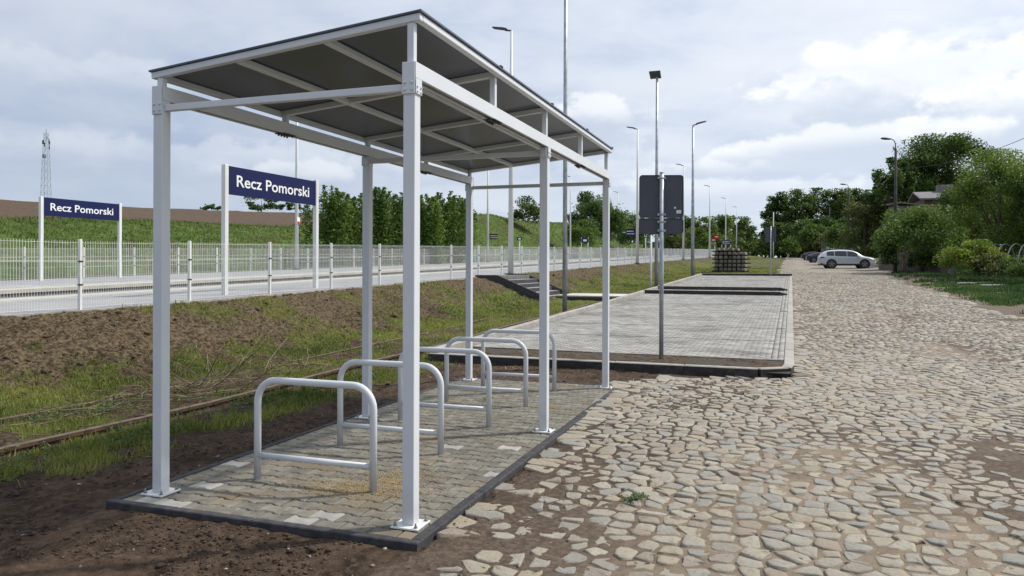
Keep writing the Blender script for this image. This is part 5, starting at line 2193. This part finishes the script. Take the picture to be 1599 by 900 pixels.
# ------------------------------------------------------------------ garden fence of old boards, concrete post, hoops, lying boards
fs0, ft0 = zst(62, 1372)
fs1, ft1 = zst(50.5, 1482)
fx0, fy0 = st(fs0, ft0)
fx1, fy1 = st(fs1, ft1)
fl = math.hypot(fx1 - fx0, fy1 - fy0)
ang = math.atan2(fy1 - fy0, fx1 - fx0)
gf = thing('board_fence', 'weathered grey board fence along the gardens behind the silver car', 'fence', (fx0, fy0, gz(fx0, fy0)), ang)
mb = MB()
tints = []
xx = 0
zend = gz(fx1, fy1) - gz(fx0, fy0)
while xx < fl:
    wd = random.uniform(.08, .13)
    h_ = 1.35 + random.gauss(0, .06)
    n0 = len(mb.v)
    zz = zend * xx / fl
    ln = random.gauss(0, .02)
    mb.add([(xx, -.012, zz - .05), (xx + wd, -.012, zz - .05), (xx + wd + ln, -.012, zz + h_), (xx + ln, -.012, zz + h_), (xx, .012, zz - .05), (xx + wd, .012, zz - .05), (xx + wd + ln, .012, zz + h_), (xx + ln, .012, zz + h_)],
           [(0, 1, 2, 3), (7, 6, 5, 4), (0, 4, 5, 1), (1, 5, 6, 2), (2, 6, 7, 3), (3, 7, 4, 0)])
    tints += [random.random()] * (len(mb.v) - n0)
    xx += wd + random.uniform(.01, .05)
o = mb.build('boards', M['old_wood'], gf, kind='stuff')
o.data.attributes.new('tint', 'FLOAT', 'POINT').data.foreach_set('value', tints)
for zz in (.35, 1.1):
    MB().bar((0, .05, zz), (fl, .05, zz + zend), .05, .08).build('rail', M['old_wood'], gf)
for k in range(0, int(fl) + 1, 2):
    MB().box(k - .06, k + .06, .08, .2, zend * k / fl - .2, zend * k / fl + 1.45).build('post', M['old_wood'], gf)
x, y = at(1485, 48.5)
z0 = gz(x, y)
cp = thing('concrete_post', 'leaning old pale concrete post at the corner of the board fence', 'post', (x, y, z0), .2)
MB().bar((0, 0, -.2), (.10, 0, zat(387, 48.5) - z0), .17, .15, (0, 1, 0)).build('shaft', M['post_concrete'], cp)
MB().bar((.32, .1, -.2), (.04, .0, (zat(387, 48.5) - z0) * .8), .12, .11, (0, 1, 0)).build('brace', M['post_concrete'], cp)
x, y = at(1604, 43)
z0 = gz(x, y)
gh = thing('hoop_frame', 'bare pale plastic hoops of a garden tunnel above the bushes', 'tunnel frame', (x, y, z0), YAW + R(35))
topz = zat(379, 43) - z0
for k in range(4):
    pts_ = [(1.25 * math.cos(a), k * .55, max(-.2, topz - 1.2 + 1.2 * math.sin(a) if a not in (0, math.pi) else 0)) for a in np.linspace(0, math.pi, 15)]
    pts_[0] = (1.25, k * .55, -.2)
    pts_[-1] = (-1.25, k * .55, -.2)
    pts_.insert(1, (1.25, k * .55, topz - 1.2))
    pts_.insert(-1, (-1.25, k * .55, topz - 1.2))
    MB().tube(pts_, .035, 7).build('hoop', M['hoop'], gh)
brd = None
for i, (px, Z, L, rz_, lab) in enumerate(((1522, 36.5, 1.8, .2, 'pale rotten board lying left in the rubble by the verge'), (1553, 34.5, 1.3, .1, 'pale board lying right in the rubble by the verge'), (1498, 38.5, 1.2, -.3, 'dark board poking from the rubble near the concrete post'))):
    x, y = at(px, Z)
    MB().cbox(-L / 2, L / 2, -.09, .09, -.02, .06, .01).build('loose_board', M['old_wood'] if i == 2 else M['slab'], None, loc=(x, y, gz(x, y) + .04), rotz=YAW + rz_, label=lab, category='board')
# overhead wire
p0 = Vector((*at(1420, 57), zat(277, 57)))
p1 = Vector((*at(1500, 50), zat(270, 50)))
p2 = Vector((*at(1640, 45), zat(195, 45)))
pts_ = []
p0 = Vector((*at(1398, 57), zat(262, 57)))
for k in range(25):
    u = k / 24
    p = p0.lerp(p2, u)
    p.z -= 1.1 * 4 * u * (1 - u) * .6
    pts_.append(p)
MB().tube(pts_, .018, 5).build('overhead_wire', M['cable'], label='thin dark wire sagging from the roadside lamp over the gardens', category='wire')

# ------------------------------------------------------------------ grass, weeds, straw, twigs, clods


def scatter(n, zlo, zhi, maskf, r_, pxlo=-260, pxhi=1860):
    px = r_.uniform(pxlo, pxhi, n)
    Z = np.exp(r_.uniform(math.log(zlo), math.log(zhi), n))
    X = (px - 799.5) / FPX * Z
    x = CAM[0] + X * rt.x + Z * fw.x
    y = CAM[1] + X * rt.y + Z * fw.y
    s = x * S1 + y * C1
    t = x * C1 - y * S1
    m = maskf(s, t)
    keep = r_.random(n) < m
    return s[keep], t[keep], Z[keep]


def blades(name, s, t, Z, hgt, wid_px, m, r_, lean=.35, flat=False, **kw):
    n = len(s)
    z = H0(s, t) + lumps(s, t) - .005
    x, y = st(s, t)
    h_ = hgt * r_.uniform(.5, 1.3, n)
    w_ = wid_px * Z / FPX * r_.uniform(.7, 1.3, n)
    an = r_.uniform(0, 6.283, n)
    dx, dy = np.cos(an), np.sin(an)
    la = r_.uniform(0, 6.283, n)
    ll = (np.abs(r_.normal(0, lean, n)) + (.8 if flat else 0)) * h_
    up_ = h_ * (.25 if flat else 1)
    b = np.stack([x, y, z], 1)
    side_ = np.stack([dx * w_ / 2, dy * w_ / 2, np.zeros(n)], 1)
    tip = np.stack([x + np.cos(la) * ll, y + np.sin(la) * ll, z + up_], 1)
    mid = b * .5 + tip * .5 + np.stack([np.zeros(n), np.zeros(n), up_ * .16], 1)
    vs = np.stack([b - side_, b + side_, mid + side_ * .8, tip, mid - side_ * .8], 1).reshape(-1, 3)
    fs = np.arange(5 * n).reshape(n, 5)
    tint = np.repeat(np.clip(kw.pop('tint', .5) + r_.normal(0, .24, n) + (fbm(s, t, .8, 2, 121) - .5) * 1.6, 0, 1), 5)
    link(name, fast_mesh(name, vs, fs, False, {'tint': tint}), M[m], kind='stuff', **kw)


r_ = np.random.default_rng(21)
low = lambda s, t: np.where((t > -9.0) & ~((t > CP_T0 - .02) & (t < CP_T1 + .02) & (s > CP_S0 - .1) & (s < CP_S1 + .1)) & ~((s > 22.3) & (s < 26.5) & (t < -3.5)), grass_mask(s, t), 0) * (road_edge(s, t) < .05)
s, t, Z = scatter(800000, 4.5, 75, low, r_)
k = t < 5
blades('grass', s[k], t[k], Z[k], .07, 1.15, 'grass', r_, .6, tint=.56)
blades('verge_grass', s[~k], t[~k], Z[~k], .13, 1.5, 'weed', r_, .5, tint=.35)
s, t, Z = scatter(120000, 38, 190, lambda s, t: np.where(t < -25, np.clip(grass_mask(s, t) * (1 - field_mask(s, t)), 0, 1), 0), r_, -60, 1150)
blades('bank_grass', s, t, Z, .15, 1.3, 'hill_grass', r_, .45, tint=.45)
s, t, Z = scatter(150000, 9, 60, lambda s, t: inside(t, -9.0, -6.3, .25) * .8 + inside(t, -7.3, -5.6, .3) * .45 + inside(t, -4.2, -3.2, .2) * .2 + inside(t, -6.2, -4.0, .3) * .25 * (s < 12) + .10 * inside(t, -3.4, 0, .3) * ((t < -2.3) | (s < -.4) | (s > 6)), r_, -260, 1300)
blades('dry_grass', s, t, Z, .10, 1.3, 'straw', r_, .6, True, tint=.6)
s, t, Z = scatter(40000, 5, 16, lambda s, t: np.clip(inside(t, -5.65, -4.45, .2) * sstep(s, 4.5, 1.0) * sstep(fbm(s, t, 1.7, 3, 131), .38, .52) + .7 * inside(t, -4.1, -3.3, .2) * sstep(fbm(s, t, 1.9, 3, 141), .42, .56), 0, 1), r_, -260, 900)
x, y = st(s, t)
P = np.stack([x, y, H0(s, t) + lumps(s, t) + r_.uniform(.01, .13, len(s))], 1)
extra = []
for (px, Z_) in ((995, 5.3), (1003, 5.35), (985, 5.25), (1180, 9.2), (760, 9.0)):
    ex, ey = at(px, Z_)
    for k in range(26):
        extra.append((ex + r_.normal(0, .03), ey + r_.normal(0, .03), gz(ex, ey) + r_.uniform(.01, .06)))
P = np.concatenate([P, np.array(extra)])
vs, fs, tt = leaf_mesh('weeds', P, .042, r_, r_.uniform(0, 1, len(P)), .7, .5)
link('weeds', fast_mesh('weeds', vs, fs, False, {'tint': tt}), M['weed'], kind='stuff')

tw = MB()
rr = random.Random(4)
tint = []


def twig(s, t, L, hz_, rad):
    a = rr.uniform(0, 6.28)
    z = float(H0(np.array([s]), np.array([t]))[0]) + .03
    x, y = st(s, t)
    p = [(x, y, z)]
    for k in range(3):
        a += rr.gauss(0, .35)
        q = p[-1]
        p.append((q[0] + math.cos(a) * L / 3, q[1] + math.sin(a) * L / 3, q[2] + hz_ * L / 3 * rr.uniform(.5, 1.2)))
    n0 = len(tw.v)
    tw.tube(p, [rad, rad * .9, rad * .7, rad * .3], 5)
    tint.extend([rr.random()] * (len(tw.v) - n0))


for k in range(170):
    twig(rr.gauss(4.2, 2.2), rr.gauss(-5.2, .35), rr.uniform(.25, .9), rr.uniform(0, .25), rr.uniform(.004, .009))
for k in range(26):
    twig(rr.uniform(3.2, 6.6), rr.gauss(-5.4, .35), rr.uniform(.5, 1.1), rr.uniform(.4, 1.3), rr.uniform(.004, .008))
for k in range(120):
    twig(rr.uniform(-1, 14), rr.uniform(-8.8, -2.5), rr.uniform(.08, .3), .05, .004)
o = tw.build('dry_twigs', M['twig'], kind='stuff')
o.data.attributes.new('tint', 'FLOAT', 'POINT').data.foreach_set('value', tint)

# soil clods and pebbles
ico = [(0, 0, 1), (.894, 0, .447), (.276, .851, .447), (-.724, .526, .447), (-.724, -.526, .447), (.276, -.851, .447), (.724, .526, -.447), (-.276, .851, -.447), (-.894, 0, -.447), (-.276, -.851, -.447), (.724, -.526, -.447), (0, 0, -1)]
icf = [(0, 1, 2), (0, 2, 3), (0, 3, 4), (0, 4, 5), (0, 5, 1), (1, 6, 2), (2, 7, 3), (3, 8, 4), (4, 9, 5), (5, 10, 1), (6, 7, 2), (7, 8, 3), (8, 9, 4), (9, 10, 5), (10, 6, 1), (11, 7, 6), (11, 8, 7), (11, 9, 8), (11, 10, 9), (11, 6, 10)]
ico, icf = np.array(ico), np.array(icf)


def nuggets(name, s, t, Z, size, m, flat=.6, lift=.2):
    n = len(s)
    x, y = st(s, t)
    z = Hgrid(s, t) + np.where((s > CP_S0) & (s < CP_S1) & (t > CP_T0), .4, 0)
    sz = size * np.exp(r_.normal(0, .45, n))
    V = ico[None] * (1 + r_.normal(0, .27, (n, 12, 1)))
    an = r_.uniform(0, 6.28, n)
    c, s_ = np.cos(an)[:, None], np.sin(an)[:, None]
    sx_, sy_ = r_.uniform(.7, 1.3, (n, 1)), r_.uniform(.7, 1.3, (n, 1))
    X, Y = V[:, :, 0] * sx_, V[:, :, 1] * sy_
    V = np.stack([X * c - Y * s_, X * s_ + Y * c, V[:, :, 2] * flat], -1) * sz[:, None, None]
    V += np.stack([x, y, z + sz * lift], 1)[:, None]
    F = (icf[None] + 12 * np.arange(n)[:, None, None]).reshape(-1, 3)
    link(name, fast_mesh(name, V.reshape(-1, 3), F, False, {'tint': np.repeat(r_.random(n), 12)}), M[m], kind='stuff')


notpad = lambda s, t: ~((st(s, t)[0] > PAD[0] - .02) & (st(s, t)[0] < PAD[1] + .02) & (st(s, t)[1] > PAD[2] - .02) & (st(s, t)[1] < PAD[3] + .02))
s, t, Z = scatter(52000, 3.8, 14, lambda s, t: notpad(s, t) * (inside(t, -3.4, .55, .3) * sstep(fbm(s, t, 2.5, 3, 151), .35, .65) * (s < 7.2)), r_, -260, 1250)
nuggets('soil_clods', s, t, Z, .0062, 'clod')
s, t, Z = scatter(9000, 10, 45, lambda s, t: inside(t, -9.0, -6.6, .2) * .8, r_, -260, 1250)
nuggets('bank_clods', s, t, Z, .022, 'bank_clod')
s, t, Z = scatter(2600, 3.8, 22, lambda s, t: notpad(s, t) * (inside(t, -8.8, 8, .1) * .3 * ~((s > CP_S0 - .1) & (t > CP_T0))), r_, -260, 1860)
nuggets('pebbles', s, t, Z, .0075, 'pebble')

# sand left on the pavers round the stands
n = 3800
cx = np.concatenate([r_.normal(-.75, .30, n // 2), r_.normal(-.55, .16, n // 2)])
cy = np.concatenate([r_.normal(.55, .12, n // 2) + 0, r_.normal(.82, .22, n // 2)])
s, t = to_st(cx, cy)
V = ico[None] * (r_.uniform(.002, .005, (n, 1, 1))) + np.stack([cx, cy, np.full(n, .001)], 1)[:, None]
F = (icf[None] + 12 * np.arange(n)[:, None, None]).reshape(-1, 3)
M['sand'] = mat('yellow_sand_grains', (.34, .23, .10), (.46, .34, .17), 60, rough=1, rand=.2)
link('sand_grains', fast_mesh('sand_grains', V.reshape(-1, 3), F), M['sand'], kind='stuff')
